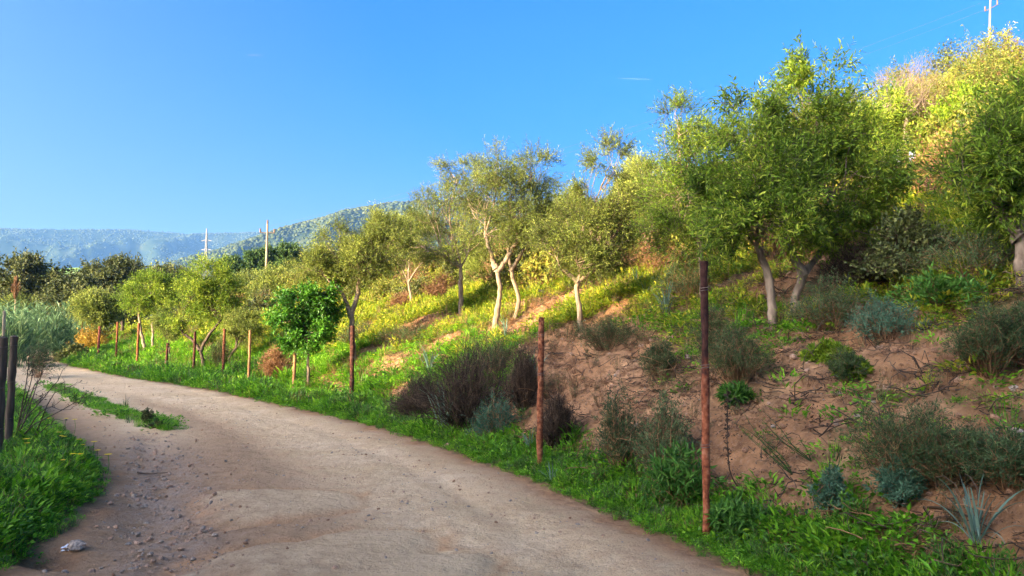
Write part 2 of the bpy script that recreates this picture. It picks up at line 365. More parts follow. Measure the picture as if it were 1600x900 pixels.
DENS = 1.8
def crown(mb, limb_mb, blobs, starts, ntw, r, tl=.22, nleaf=9, ll=.055, lw=.013, upb=.25, limb_r=.03, mi=0, tight=1.0, sub_per=None, shell=.55, vbias=0.0):
    """blobs: list of (centre, radii). starts: limb start per blob. Fills limb_mb with branches, mb with leaves."""
    ntw = int(ntw * DENS)
    vol = np.array([b[1][0] * b[1][1] * b[1][2] for b in blobs]) ** .75; vol /= vol.sum()
    for (c, rad), st, f in zip(blobs, starts, vol):
        c = np.asarray(c); rad = np.asarray(rad); nt_ = max(12, int(ntw * f))
        ns = sub_per or max(6, int(nt_ / 34))
        d = rnd_dir(ns, r); fr = r.uniform(shell, 1.0, (ns, 1)) ** .8
        sc = c + d * rad * fr
        # limbs
        lim = paths([st], [c + (np.asarray(st) - c) * .15], 9, .07, r)
        tubes(limb_mb, lim, np.linspace(limb_r, limb_r * .45, 9)[None], 6)
        sts = lim[0][r.randint(3, 9, ns)]
        sec = paths(sts, sc, 7, .10, r)
        tubes(limb_mb, sec, np.linspace(limb_r * .42, limb_r * .09, 7)[None].repeat(ns, 0), 4)
        # twigs
        k = r.randint(0, ns, nt_); sig = rad.mean() * (.195 * tight) * r.uniform(.6, 1.35, (ns, 1))[k]
        TP = sc[k] + r.normal(size=(nt_, 3)) * sig * np.array([1, 1, .8])
        TD = unit(unit((TP - c) / rad) * .8 + np.array([0, 0, upb]) + r.normal(size=(nt_, 3)) * .55)
        TL = tl * r.uniform(.6, 1.4, (nt_, 1))
        cv = r.uniform(0, 1, ns)[k]
        tp = np.stack([TP, TP + TD * TL * .55, TP + TD * TL], 1)
        tubes(limb_mb, tp, np.array([.0022, .0016, .0008])[None].repeat(nt_, 0) * max(1, tl / .3), 3, .5, 1)
        j = (np.arange(nleaf) + .5) / nleaf
        LP = (TP[:, None] + TD[:, None] * TL[:, None] * j[None, :, None]).reshape(-1, 3)
        perp = unit(np.cross(TD[:, None].repeat(nleaf, 1), rnd_dir(nt_ * nleaf, r).reshape(nt_, nleaf, 3)))
        LD = (TD[:, None] * .75 + perp * .9).reshape(-1, 3)
        n = len(LP)
        var = np.clip(.5 * np.repeat(cv, nleaf) + .5 * r.uniform(0, 1, n) ** 1.3 + vbias, 0, 1)
        leaves(mb, LP, LD, rnd_dir(n, r) * .7 + np.array([0, 0, .6]), ll * r.uniform(.7, 1.25, n), lw * r.uniform(.8, 1.2, n), var, mi)

def link(name, me, parent=None):
    o = bpy.data.objects.new(name, me); scene.collection.objects.link(o)
    if parent is not None: o.parent = parent
    return o
def tag(o, label=None, cat=None, group=None, kind=None):
    if label: o["label"] = label
    if cat: o["category"] = cat
    if group: o["group"] = group
    if kind: o["kind"] = kind
    return o
def empty(name, loc, label, cat, group=None, rz=0):
    o = bpy.data.objects.new(name, None); scene.collection.objects.link(o); o.location = loc; o.rotation_euler = (0, 0, rz)
    o.empty_display_size = .2
    return tag(o, label, cat, group)
def copy_tree(root, loc, rz, scl, label, group=None):
    c = root.copy(); scene.collection.objects.link(c); c.location = loc; c.rotation_euler = (0, 0, rz)
    c.scale = scl if hasattr(scl, '__len__') else (scl,) * 3
    c["label"] = label
    if group: c["group"] = group
    for ch in list(root.children):
        d = ch.copy(); scene.collection.objects.link(d); d.parent = c
        for g in list(ch.children):
            e = g.copy(); scene.collection.objects.link(e); e.parent = d
    return c

# ------------------------------------------------------------------ the ground and the dirt road
def build_ground():
    a = 6.0; du = 0.0140
    ux = np.arange(-math.asinh(250 / a), math.asinh(250 / a) + du, du); X = a * np.sinh(ux)
    uy = np.arange(-math.asinh(45 / a), math.asinh(325 / a) + du, du); Y = 5.5 + a * np.sinh(uy)
    gx, gy = np.meshgrid(X, Y); nx, ny = len(X), len(Y)
    z = zf(gx, gy)
    road, slab, rim, rut, mid = masks(gx, gy)
    s = s_of(gx, gy)
    track = np.clip(np.maximum(blob(gx - Rc(gy), 0, -1.15, 0, .95, 9), .8 * blob(gx - Rc(gy), 0, -3.3, 0, .8, 9) * sst(8, 12, gy)) * 1.25, 0, 1)
    track = np.clip(track + sst(13, 22, gy), 0, 1)
    moss = np.clip(green_cover(gx, gy) * .75, 0, .85)
    moss = np.maximum(moss, mid * .8) * np.where(mid > .2, 1, 1 - road)
    V = np.stack([gx, gy, z], -1).reshape(-1, 3)
    idx = np.arange(nx * ny).reshape(ny, nx)
    F = np.stack([idx[:-1, :-1], idx[:-1, 1:], idx[1:, 1:], idx[1:, :-1]], -1).reshape(-1, 4)
    fr = road.reshape(-1)[F].mean(1) > .5
    atts = dict(road=road, slab=slab, rim=rim, rut=rut, track=track, moss=moss)
    for nm, sel in (("ground", ~fr), ("dirt_road", fr)):
        f = F[sel]; used, inv = np.unique(f, return_inverse=True)
        mb = MB(); mb.add(V[used], inv.reshape(-1, 4), .5, 0, True)
        me = mb.mesh(nm, [M['earth']])
        for k, v in atts.items():
            t = me.attributes.new(k, 'FLOAT', 'POINT'); t.data.foreach_set("value", v.reshape(-1)[used].astype(np.float32))
        tag(link(nm, me), kind="structure")

def green_cover(x, y):
    """0..1 how densely weeds cover the soil"""
    s = s_of(x, y); dl = Lc(y) - x
    n = fbm(x * .55 + 3, y * .55, 3)
    n2 = fbm(x * 1.7, y * 1.7 + 5, 2)
    verge = sst(.02, .25, x - Rc(y)) * (1 - sst(0.15, 0.6, s + .25 * n2))
    nearbank = (1 - sst(8.5, 12.5, y + 0.55 * (x - 0)))            # bare bank in the foreground
    hill = sst(-.16, .26, n - .02 + .35 * sst(17, 26, y) + .10 * n2) * sst(0, .6, s)
    hill = hill * (1 - .80 * nearbank * (1 - sst(2.8, 3.9, s)))
    for (px, py, rx, ry) in BARE:
        c = px; hill = hill * (1 - .92 * blob(x, y, c[0], c[1], rx, ry, -.6))
    up = np.maximum(hill, 0)
    left = sst(.05, .35, dl + .1 * n2)
    return np.clip(np.maximum(np.maximum(verge, up), left), 0, 1)
BARE = [(gp(700, 510), None, 1.7, .9), (gp(800, 515), None, 1.2, .7), (gp(930, 560), None, 1.1, .7), (gp(620, 560), None, .9, .8),
        (gp(1050, 420), None, 1.8, 1.0), (gp(860, 545), None, 1.0, .5), (gp(1430, 545), None, 1.3, .5), (gp(1120, 470), None, .8, .5)]
build_ground()

# ------------------------------------------------------------------ distant hills and the valley
HX = lambda pts: ([p[0] for p in pts], [p[1] for p in pts])
RID = [(3900., .24, HX([(-4000, 150), (-200, 150), (0, 158), (60, 157), (200, 157), (240, 155), (290, 149), (330, 150), (420, 152), (900, 140), (2500, 120)])),
       (1750., .26, HX([(-4000, 40), (-300, 60), (0, 50), (150, 70), (230, 92), (300, 113), (350, 128), (400, 143), (430, 155), (470, 167), (520, 180), (560, 189), (600, 196), (650, 200), (900, 200), (2500, 150)])),
       (850., .22, HX([(-4000, 60), (-200, 70), (0, 84), (60, 95), (120, 98), (180, 88), (260, 70), (330, 80), (420, 95), (600, 110), (2500, 100)]))]
def hillz(az, r):
    px = 800 + FPX * np.tan(np.clip(az, -1.25, 1.25)); x = r * np.sin(az); y = r * np.cos(az)
    z = np.full(np.shape(r), -16.0)
    for rk, wk, (a, b) in RID:
        g = np.exp(-((r - rk) / (wk * rk)) ** 2)
        crest = np.interp(px, a, b) / FPX * rk * np.cos(np.clip(az, -1.2, 1.2))
        rg = np.abs(fbm(x / rk * 6.5 + rk, y / rk * 4.0, 4)) * 1.7
        z = np.maximum(z, -16 + (crest + 16) * g * (1 - .85 * np.clip(rg, 0, 1) * (1 - g ** 6)) + 3 * g * fbm(x / 60, y / 60, 2))
    return z
def build_hills():
    az = np.concatenate([np.linspace(-math.pi, -.85, 90)[:-1], np.linspace(-.85, .75, 620)[:-1], np.linspace(.75, math.pi, 90)])
    r = np.concatenate([np.geomspace(190, 5600, 190), [8000, 14000]])
    A, Rr = np.meshgrid(az, r); z = hillz(A, Rr); x = Rr * np.sin(A); y = Rr * np.cos(A)
    idx = np.arange(A.size).reshape(A.shape)
    F = np.stack([idx[:-1, :-1], idx[:-1, 1:], idx[1:, 1:], idx[1:, :-1]], -1).reshape(-1, 4)[:, ::-1]
    mb = MB(); mb.add(np.stack([x, y, z], -1), F, .5, 0, True)
    me = mb.mesh("distant_hills", [M['hill']])
    fx, fy = 850 * math.sin(math.atan(-690 / FPX)), 850 * math.cos(math.atan(-690 / FPX))
    fld = np.clip(2 * blob(x, y, fx, fy - 30, 90, 45, .4), 0, 1)
    t = me.attributes.new("field", 'FLOAT', 'POINT'); t.data.foreach_set("value", fld.ravel().astype(np.float32))
    tag(link("distant_hills", me), kind="structure")
build_hills()

# ------------------------------------------------------------------ scattering (one object each; instances of small templates)
def scatter(name, pts, rots, scl, templates, kind="stuff", label=None, idx=None):
    coll = bpy.data.collections.new(name + "_templates")
    for i, me in enumerate(templates):
        o = bpy.data.objects.new("%s_%02d" % (name, i), me); coll.objects.link(o)
    n = len(pts); me = bpy.data.meshes.new(name); me.vertices.add(n)
    me.vertices.foreach_set("co", np.asarray(pts, np.float32).ravel())
    for nm, typ, v, key in (("rot", 'FLOAT_VECTOR', rots, "vector"), ("scl", 'FLOAT', scl, "value"),
                            ("pick", 'INT', idx if idx is not None else rs.randint(0, len(templates), n), "value")):
        t = me.attributes.new(nm, typ, 'POINT'); t.data.foreach_set(key, np.asarray(v, np.int32 if typ == 'INT' else np.float32).ravel())
    o = link(name, me)
    ng = bpy.data.node_groups.new(name, 'GeometryNodeTree')
    ng.interface.new_socket("Geometry", in_out='INPUT', socket_type='NodeSocketGeometry')
    ng.interface.new_socket("Geometry", in_out='OUTPUT', socket_type='NodeSocketGeometry')
    I = ng.nodes.new("NodeGroupInput"); O = ng.nodes.new("NodeGroupOutput")
    P = ng.nodes.new("GeometryNodeInstanceOnPoints"); C = ng.nodes.new("GeometryNodeCollectionInfo")
    C.inputs["Collection"].default_value = coll; C.inputs["Separate Children"].default_value = True; C.inputs["Reset Children"].default_value = True
    def nat(a, dt):
        q = ng.nodes.new("GeometryNodeInputNamedAttribute"); q.data_type = dt; q.inputs["Name"].default_value = a
        return q.outputs[0]
    P.inputs["Pick Instance"].default_value = True
    ng.links.new(I.outputs[0], P.inputs["Points"]); ng.links.new(C.outputs[0], P.inputs["Instance"])
    ng.links.new(nat("pick", 'INT'), P.inputs["Instance Index"])
    ng.links.new(nat("rot", 'FLOAT_VECTOR'), P.inputs["Rotation"]); ng.links.new(nat("scl", 'FLOAT'), P.inputs["Scale"])
    ng.links.new(P.outputs[0], O.inputs[0])
    mod = o.modifiers.new("scatter", 'NODES'); mod.node_group = ng
    tag(o, label, kind=kind)
    return o
def lump_template(r, seg=9, rings=5, rough=.32, mat='farcrown'):
    u = np.linspace(0, 2 * np.pi, seg, endpoint=False); v = np.linspace(.08, 1, rings) * np.pi * .62
    U, V_ = np.meshgrid(u, v)
    rad = 1 + rough * r.normal(size=U.shape) * .6
    P = np.stack([rad * np.sin(V_) * np.cos(U), rad * np.sin(V_) * np.sin(U), .85 * rad * np.cos(V_)], -1)
    idx = np.arange(U.size).reshape(U.shape); j2 = np.roll(idx, -1, 1)
    F = np.stack([idx[:-1], idx[1:], j2[1:], j2[:-1]], -1).reshape(-1, 4)
    top = np.array([[0, 0, .95]]); V = np.concatenate([P.reshape(-1, 3), top]); t = len(V) - 1
    cap = np.stack([idx[0], j2[0], np.full(seg, t), np.full(seg, t)], -1)
    mb = MB(); mb.add(V, np.concatenate([F, cap]), r.uniform(0, 1, len(V)) * .6 + .2, 0, True)
    return mb.mesh("far_crown", [M[mat]])
def build_far_wood():
    n = 130000; r = np.sqrt(rs.uniform(450 ** 2, 2600 ** 2, n)); far = rs.uniform(0, 1, n) < .38
    r[far] = rs.uniform(2600, 4300, far.sum()); az = rs.uniform(-.66, .05, n)
    k = rs.uniform(0, 1, n) < .10; az[k] = rs.uniform(-1.3, .8, k.sum())
    x = r * np.sin(az); y = r * np.cos(az); z = hillz(az, r)
    fx, fy = 850 * math.sin(math.atan(-690 / FPX)), 850 * math.cos(math.atan(-690 / FPX))
    keep = blob(x, y, fx, fy - 30, 90, 45, .4) < .3
    keep &= rs.uniform(0, 1, n) < .45 + .9 * (fbm(x / 160, y / 160, 2) + .3)
    x, y, z, r = x[keep], y[keep], z[keep], r[keep]; n = len(x)
    sc = (2.0 + 3.2 * rs.uniform(0, 1, n) ** 2) * np.where(r > 2600, 1.0, 1.15)
    rot = np.zeros((n, 3)); rot[:, 2] = rs.uniform(0, 6.28, n)
    scatter("distant_wood", np.stack([x, y, z], 1), rot, sc, [lump_template(rs) for _ in range(5)])
build_far_wood()

# haze: pale air over the whole valley
def build_haze():
    me = bpy.data.meshes.new("haze")
    x0, x1, y0, y1, z0, z1 = -15000, 15000, -15000, 15000, -40, 580
    v = [(x, y, z) for z in (z0, z1) for x, y in ((x0, y0), (x1, y0), (x1, y1), (x0, y1))]
    me.from_pydata(v, [], [(3, 2, 1, 0), (4, 5, 6, 7), (0, 1, 5, 4), (1, 2, 6, 5), (2, 3, 7, 6), (3, 0, 4, 7)])
    m, nt, N, L = newmat("haze_air")
    pv = node(nt, "ShaderNodeVolumePrincipled"); pv.inputs["Density"].default_value = 0.00010
    pv.inputs["Color"].default_value = (.20, .47, 1.0, 1); pv.inputs["Anisotropy"].default_value = 0.0
    o = node(nt, "ShaderNodeOutputMaterial"); L.new(pv.outputs[0], o.inputs["Volume"])
    me.materials.append(m); tag(link("haze", me), kind="stuff")
build_haze()

# ------------------------------------------------------------------ weeds, grass, herbs, stones
def weed_template(r, mat, n=70, rad=.16, h=.09, ll=.045, lw=.03, up=.5, stems=0):
    mb = MB()
    a = r.uniform(0, 6.28, n); q = rad * np.sqrt(r.uniform(0, 1, n))
    P = np.stack([q * np.cos(a), q * np.sin(a), r.uniform(.0, 1, n) ** .7 * h * (1.1 - q / rad * .6)], 1)
    D = unit(np.stack([np.cos(a), np.sin(a), np.full(n, up)], 1) + r.normal(size=(n, 3)) * .45)
    leaves(mb, P, D, rnd_dir(n, r) * .35 + np.array([0, 0, 1]), ll * r.uniform(.6, 1.3, n), lw * r.uniform(.7, 1.2, n), r.uniform(0, 1, n))
    return mb.mesh("weed_patch", [M[mat]])
def blade_template(r, mat, n=34, rad=.07, h=.16, w=.006, bend=.5):
    mb = MB(); a = r.uniform(0, 6.28, n); q = rad * np.sqrt(r.uniform(0, 1, n))
    b = np.stack([q * np.cos(a), q * np.sin(a), np.zeros(n)], 1); a2 = a + r.normal(size=n) * .7
    out = np.stack([np.cos(a2), np.sin(a2), np.zeros(n)], 1); hh = h * r.uniform(.5, 1.25, n)[:, None]
    bd = bend * r.uniform(.3, 1.3, n)[:, None]
    side = np.stack([-np.sin(a2), np.cos(a2), np.zeros(n)], 1) * w / 2
    p1 = b + out * hh * bd * .35 + np.array([0, 0, 1]) * hh * .6; p2 = b + out * hh * bd + np.array([0, 0, 1]) * hh * (1 - .3 * bd)
    V = np.stack([b - side, b + side, p1 + side * .8, p1 - side * .8, p2 + side * .1, p2 - side * .1], 1)
    i = np.arange(n)[:, None] * 6
    F = np.concatenate([i + np.array([[0, 1, 2, 3]]), i + np.array([[3, 2, 4, 5]])])
    mb.add(V, F, np.repeat(r.uniform(0, 1, n), 6)); return mb.mesh("grass_tuft", [M[mat]])
def herb_template(r, mat, n=22, h=.25, ll=.022, lw=.005, per=22, spread=.5, stemmat='dry', arch=.0):
    """bunch of upright stems clad in small leaves"""
    mb = MB(); a = r.uniform(0, 6.28, n); tilt = spread * r.uniform(.1, 1, n)
    D = unit(np.stack([np.cos(a) * tilt, np.sin(a) * tilt, np.ones(n)], 1)); hh = h * r.uniform(.55, 1.15, n)
    A = np.stack([np.cos(a), np.sin(a), np.zeros(n)], 1) * h * .06; B = A + D * hh[:, None]
    if arch: B = B + np.stack([np.cos(a), np.sin(a), -np.ones(n) * .3], 1) * (arch * hh)[:, None]
    P = paths(A, B, 5, .07, r); tubes(mb, P, np.linspace(.012, .004, 5)[None].repeat(n, 0) * h * .8, 3, .5, 1)
    t = r.uniform(.15, 1, (n, per)) ** .8; k = t * 3.999; i0 = np.minimum(k.astype(int), 3); f = (k - i0)[..., None]
    ar = np.arange(n)[:, None]; LP = (P[ar, i0] * (1 - f) + P[ar, i0 + 1] * f).reshape(-1, 3)
    LD = (np.repeat(D, per, 0) * .8 + rnd_dir(n * per, r) * .9)
    leaves(mb, LP, LD, rnd_dir(n * per, r), ll * r.uniform(.6, 1.3, n * per), lw, r.uniform(0, 1, n * per))
    return mb.mesh("herb", [M[mat], M[stemmat]])
def stone_mesh(r, mat='stone', flat=.55):
    seg, rings = 7, 5
    u = np.linspace(0, 2 * np.pi, seg, endpoint=False); v = np.linspace(.12, .9, rings) * np.pi
    U, V_ = np.meshgrid(u, v); ax = r.normal(size=(6, 3)); ax = unit(ax)
    P = np.stack([np.sin(V_) * np.cos(U), np.sin(V_) * np.sin(U), np.cos(V_)], -1)
    d = np.stack([np.clip((P * a_).sum(-1), 0, 1) for a_ in ax], 0).max(0)
    P = P * (1.1 - .35 * d[..., None]) * np.array([1, r.uniform(.6, .9), flat]) * (1 + .07 * r.normal(size=U.shape)[..., None])
    idx = np.arange(U.size).reshape(U.shape); j2 = np.roll(idx, -1, 1)
    F = np.stack([idx[:-1], idx[1:], j2[1:], j2[:-1]], -1).reshape(-1, 4)
    V = np.concatenate([P.reshape(-1, 3), [[0, 0, P[0, :, 2].mean() * 1.05]], [[0, 0, P[-1, :, 2].mean() * 1.05]]]); t = len(V) - 2
    cap = np.stack([idx[0], j2[0], np.full(seg, t), np.full(seg, t)], -1); c2 = np.stack([j2[-1], idx[-1], np.full(seg, t + 1), np.full(seg, t + 1)], -1)
    mb = MB(); mb.add(V, np.concatenate([F, cap, c2]), .5); return mb.mesh("stone", [M[mat]])

def sample(n, ymin, ymax, fn, xr=(-60, 60), power=1.0, wide=.78):
    """n candidate points spread in y with density falling with distance, x uniform around the view, accepted with probability fn"""
    y = ymin + (ymax - ymin) * rs.uniform(0, 1, n) ** power
    half = wide * y + 1.2
    x = rs.uniform(-1, 1, n) * half
    x = np.clip(x, *xr); p = fn(x, y); k = rs.uniform(0, 1, n) < p
    return x[k], y[k]
def rotz(n, tilt=.15):
    r = rs.normal(size=(n, 3)) * tilt; r[:, 2] = rs.uniform(0, 6.28, n); return r

weedT = [weed_template(rs, 'weed') for _ in range(4)] + [blade_template(rs, 'weed') for _ in range(2)] + [weed_template(rs, 'weed', 46, .13, .16, .07, .022, 1.0), weed_template(rs, 'leafy', 50, .14, .12, .05, .02, .8), herb_template(rs, 'leafy', 10, .17, .03, .010, 14), blade_template(rs, 'herb', 26, .08, .15), weed_template(rs, 'spurge', 50, .14, .07, .028, .012, .5), blade_template(rs, 'dry', 22, .08, .13, .005, .8)]
hillT = [weed_template(rs, 'hillweed', 60, .2, .12, .06, .03) for _ in range(3)] + [herb_template(rs, 'hillweed', 12, .24, .035, .012, 12), blade_template(rs, 'hillweed', 30, .09, .2), weed_template(rs, 'hillweed', 46, .15, .2, .07, .022, 1.0)]

def build_groundcover():
    # roadside verge and the left bank
    def f(x, y):
        s = s_of(x, y); g = green_cover(x, y); rd = masks(x, y)
        v = ((s < .9) & (x > Rc(y) - .05)) | (x < Lc(y)) 
        return np.where(v, g, 0) * (1 - rd[0]) + rd[4] * .8
    x1, y1 = sample(60000, 3.2, 13, f, power=1.1); x2, y2 = sample(90000, 13, 75, f, power=1.3)
    x, y = np.concatenate([x1, x2]), np.concatenate([y1, y2]); n = len(x)
    edge = np.clip(np.minimum(np.abs(x - Rc(y)), np.abs(x - Lc(y))) / .5, .45, 1)
    sc = (.75 + .03 * y) * rs.uniform(.45, 1.45, n) * edge * np.where(y < 13, 1.0, 1.25) * (1 + .35 * fbm(x * 1.1, y * 1.1, 2))
    mid = masks(x, y)[4] > .2; sc = np.where(mid, sc * .34, sc)
    scatter("verge_weeds", np.stack([x, y, zf(x, y) - .01], 1), rotz(n), sc, weedT)
    x, y = sample(26000, 10.8, 20.5, lambda x, y: (masks(x, y)[4] > .12) * 1.0, xr=(-14, -4)); n = len(x)
    scatter("road_middle_weeds", np.stack([x, y, zf(x, y) - .01], 1), rotz(n), rs.uniform(.25, .6, n), weedT[:6])
    # weeds over the slope
    def g(x, y):
        s = s_of(x, y); return np.where(s > .5, green_cover(x, y), 0) * np.where(y < 10, .6, 1)
    x1, y1 = sample(30000, 3.5, 14, g, power=.9); x2, y2 = sample(100000, 14, 60, g, power=1.15, wide=1.0)
    x, y = np.concatenate([x1, x2]), np.concatenate([y1, y2]); n = len(x)
    sc = (.7 + .035 * y) * rs.uniform(.5, 1.4, n)
    idx = rs.choice(len(hillT), n, p=[.2, .2, .2, .14, .12, .14])
    low = s_of(x, y) + 1.2 * fbm(x * .5, y * .5, 2) + rs.normal(size=n) * .4 < 2.6
    idx = np.where(low, len(hillT) + rs.randint(0, 7, n), idx)
    scatter("slope_weeds", np.stack([x, y, zf(x, y) - .01], 1), rotz(n), sc, hillT + weedT[:7], idx=idx)
    # dry stems and grey-green herbs
    def h(x, y):
        s = s_of(x, y); return np.where(s > .3, .6 * (s > 3.0) * (s < 7) * (y < 13) + .35 + .65 * sst(-.1, .3, fbm(x * .8 - 9, y * .8, 2)), 0) * np.where((s > .2) & (s < 3.2) & (y < 9), .7, 1)
    x, y = sample(13000, 3.5, 45, h, power=1.0); n = len(x)
    T = [herb_template(rs, 'herb', 14, .22, .02, .006, 14), herb_template(rs, 'dry', 16, .26, .02, .005, 6, .8), herb_template(rs, 'herb', 20, .3, .02, .005, 16, .7), blade_template(rs, 'dry', 26, .1, .22, .005, .9)]
    scatter("dry_herbs", np.stack([x, y, zf(x, y) - .01], 1), rotz(n), (.5 + .028 * y) * rs.uniform(.5, 1.4, n), T)
    # twigs and litter lying on the bare bank
    T = []
    for _ in range(4):
        mb = MB(); k = 9; A = rs.normal(size=(k, 3)) * .10; A[:, 2] = rs.uniform(.0, .02, k); B = A + unit(rs.normal(size=(k, 3)) * np.array([1, 1, .12])) * rs.uniform(.05, .22, (k, 1))
        tubes(mb, paths(A, B, 5, .12), np.linspace(.004, .002, 5)[None].repeat(k, 0), 4, rs.uniform(0, 1, k)); T.append(mb.mesh("twigs", [M['dry'] if _ % 2 else M['dead']]))
    def w(x, y): return np.where(s_of(x, y) > .3, 1.0, 0)
    x, y = sample(6000, 3.5, 18, w, power=.8); n = len(x)
    scatter("fallen_twigs", np.stack([x, y, zf(x, y) + .004], 1), rotz(n, .2), rs.uniform(.5, 1.5, n), T)
    T = []
    for _ in range(3):
        mb = MB(); k = 40; P = rs.normal(size=(k, 3)) * np.array([.09, .09, .004]) + np.array([0, 0, .008]); D = rnd_dir(k) * np.array([1, 1, .3])
        leaves(mb, P, D, rnd_dir(k) * .4 + np.array([0, 0, 1]), .022 * rs.uniform(.5, 1.5, k), .009, rs.uniform(0, 1, k)); T.append(mb.mesh("leaf_litter", [M['dead'] if _ < 2 else M['dry']]))
    def lf(x, y): return np.where(s_of(x, y) > .2, sst(-.15, .35, fbm(x * .9 + 30, y * .9, 3)), 0)
    x, y = sample(14000, 3.4, 20, lf, power=.8); n = len(x)
    scatter("leaf_litter", np.stack([x, y, zf(x, y)], 1), rotz(n, .25), rs.uniform(.6, 1.6, n), T)
    # stones
    T = [stone_mesh(rs, 'stone', .5) for _ in range(4)] + [stone_mesh(rs, 'redstone', .6) for _ in range(3)]
    def ru(x, y): return masks(x, y)[3] ** 1.5 * (.30 + .70 * sst(-.15, .3, fbm(x * 2.2, y * 2.2, 3)))
    x, y = sample(70000, 3.4, 11.5, ru, xr=(-9, 2), power=.9); n = len(x)
    sc = .009 + .026 * rs.uniform(0, 1, n) ** 5
    scatter("rut_gravel", np.stack([x, y, zf(x, y) + sc * .15], 1), rotz(n, .35), sc, T, idx=rs.choice(7, n, p=[.12, .12, .12, .12, .18, .17, .17]))
    def lo(x, y):
        m = masks(x, y); c = fbm(x * 1.6 + 4, y * 1.6, 3); return m[0] * (1 - m[1] * .93) * (.12 + .9 * sst(-.1, .4, c)) * (.35 + .65 * (1 - sst(9, 16, y)))
    x, y = sample(46000, 3.2, 26, lo, power=.9); n = len(x)
    sc = .005 + .020 * rs.uniform(0, 1, n) ** 5
    scatter("loose_gravel", np.stack([x, y, zf(x, y) + sc * .15], 1), rotz(n, .35), sc, T)
    TC = [stone_mesh(rs, 'clod', .6) for _ in range(4)]
    def cl(x, y): return np.where(s_of(x, y) > .1, 1 - green_cover(x, y) * .7, .25 * masks(x, y)[0] * (1 - masks(x, y)[1]) * sst(-.1, .3, fbm(x * 1.1 + 9, y * 1.1, 3)))
    x, y = sample(42000, 3.3, 22, cl, power=.8); n = len(x)
    sc = (.007 + .028 * rs.uniform(0, 1, n) ** 4) * np.where(s_of(x, y) > .1, 1.3, .7)
    scatter("soil_clods", np.stack([x, y, zf(x, y) + sc * .1], 1), rotz(n, .4), sc, TC)
    def bk(x, y): return np.where(s_of(x, y) > .15, 1 - green_cover(x, y) * .8, 0)
    x, y = sample(9000, 3.5, 20, bk, power=.7); n = len(x)
    sc = .008 + .05 * rs.uniform(0, 1, n) ** 5
    scatter("bank_stones", np.stack([x, y, zf(x, y) + sc * .1], 1), rotz(n, .4), sc, T, idx=rs.choice(7, n, p=[.05, .05, .05, .05, .27, .27, .26]))
build_groundcover()

# ------------------------------------------------------------------ trees
def tree(name, label, base, trunks, blobs, leaf='olive', bark='bark', r0=.07, ntw=900, ll=.055, lw=.013, tl=.22, nleaf=9,
         upb=.25, cat="tree", group=None, seed=1, extra=None, tight=1.0, shell=.55, d=None, limb=None, vb=0.0, sub=None, bare=False):
    r = np.random.RandomState(seed); base = np.asarray(base, float); d = d or base[1]; px = d / FPX
    root = empty(name, base, label, cat, group)
    tb = MB(); lf = MB(); ends = []; r0 = r0 * .86
    for i, tk in enumerate(trunks):
        pts = [at(p[0], p[1], d + (p[2] if len(p) > 2 else 0)) - base for p in tk]
        if i == 0 or abs(tk[0][1] - trunks[0][0][1]) < 25:
            pts[0] = pts[0] * np.array([1, 1, 0]) + np.array([0, 0, float(zf(base[0] + pts[0][0], base[1] + pts[0][1])) - base[2] - .12])
        P = polyline(pts, 16); P[1:-1] += r.normal(size=(14, 3)) * r0 * .12
        ra = r0 * (1 if i == 0 else .85); rr = np.linspace(ra, ra * .62, 16); rr[0] *= 1.45; rr[1] *= 1.12
        rr = rr * (1 + .06 * r.normal(size=16))
        tubes(tb, P[None], rr[None], 9); ends.append(P[-1])
    B = []; S = []
    for b in blobs:
        c = at(b[0], b[1], d + (b[4] if len(b) > 4 else 0)) - base
        rad = np.array([b[2], (b[2] + b[3]) / 2, b[3]]) * px; B.append((c, rad))
        S.append(min(ends, key=lambda e: np.linalg.norm(e - c)))
    lb = MB()
    if limb is None: limb = r0 * .38
    crown(lf, lb, B, S, ntw, r, tl, nleaf, ll, lw, upb, limb, tight=tight, shell=shell, vbias=vb, sub_per=sub)
    link("trunk", tb.mesh(name + "_trunk", [M[bark]]), root)
    link("branches", lb.mesh(name + "_branches", [M[bark], M['bark' if bare else 'darkbark']]), root)
    if not bare: link("crown", lf.mesh(name + "_crown", [M[leaf]]), root)
    return root

DBG = {}
def G(k, p): DBG[k] = [round(float(v), 2) for v in p]; return p
b = G('A', gp(1222, 508))
tree("olive_tree", "large twin trunked olive tree leaning apart behind the tallest rusty post", b,
     [[(1210, 510), (1206, 470), (1200, 425), (1183, 385)], [(1232, 510), (1240, 470), (1255, 430), (1290, 385, .2)], [(1255, 430), (1235, 390), (1225, 360, .4)]],
     [(1280, 130, 50, 42, .5), (1165, 195, 42, 50, .2), (1265, 205, 95, 60, .6), (1180, 280, 90, 70, 0), (1305, 285, 90, 85, .3), (1205, 345, 80, 42, -.3), (1325, 345, 66, 46, .1), (1125, 330, 55, 50, .1), (1362, 250, 26, 55, .4)],
     'olive_bright', 'bark', .072, 2500, .078, .020, .26, 9, seed=11, group="olive trees on the slope")
b = G('A2', gd(1098, 11.0))
tree("olive_tree", "olive with a tall side shoot, directly left of the twin trunked one", b,
     [[(1098, 420), (1094, 370), (1080, 310)]],
     [(1058, 185, 34, 26, 0), (1075, 240, 50, 45, .1), (1115, 235, 45, 50, .4), (1060, 310, 55, 55, 0), (1120, 320, 60, 60, .3), (1050, 370, 45, 35, 0), (1110, 385, 50, 25, 0)],
     'olive_bright', 'bark', .06, 1900, .06, .013, .24, 9, seed=12, group="olive trees on the slope")
b = G('B', gp(908, 518))
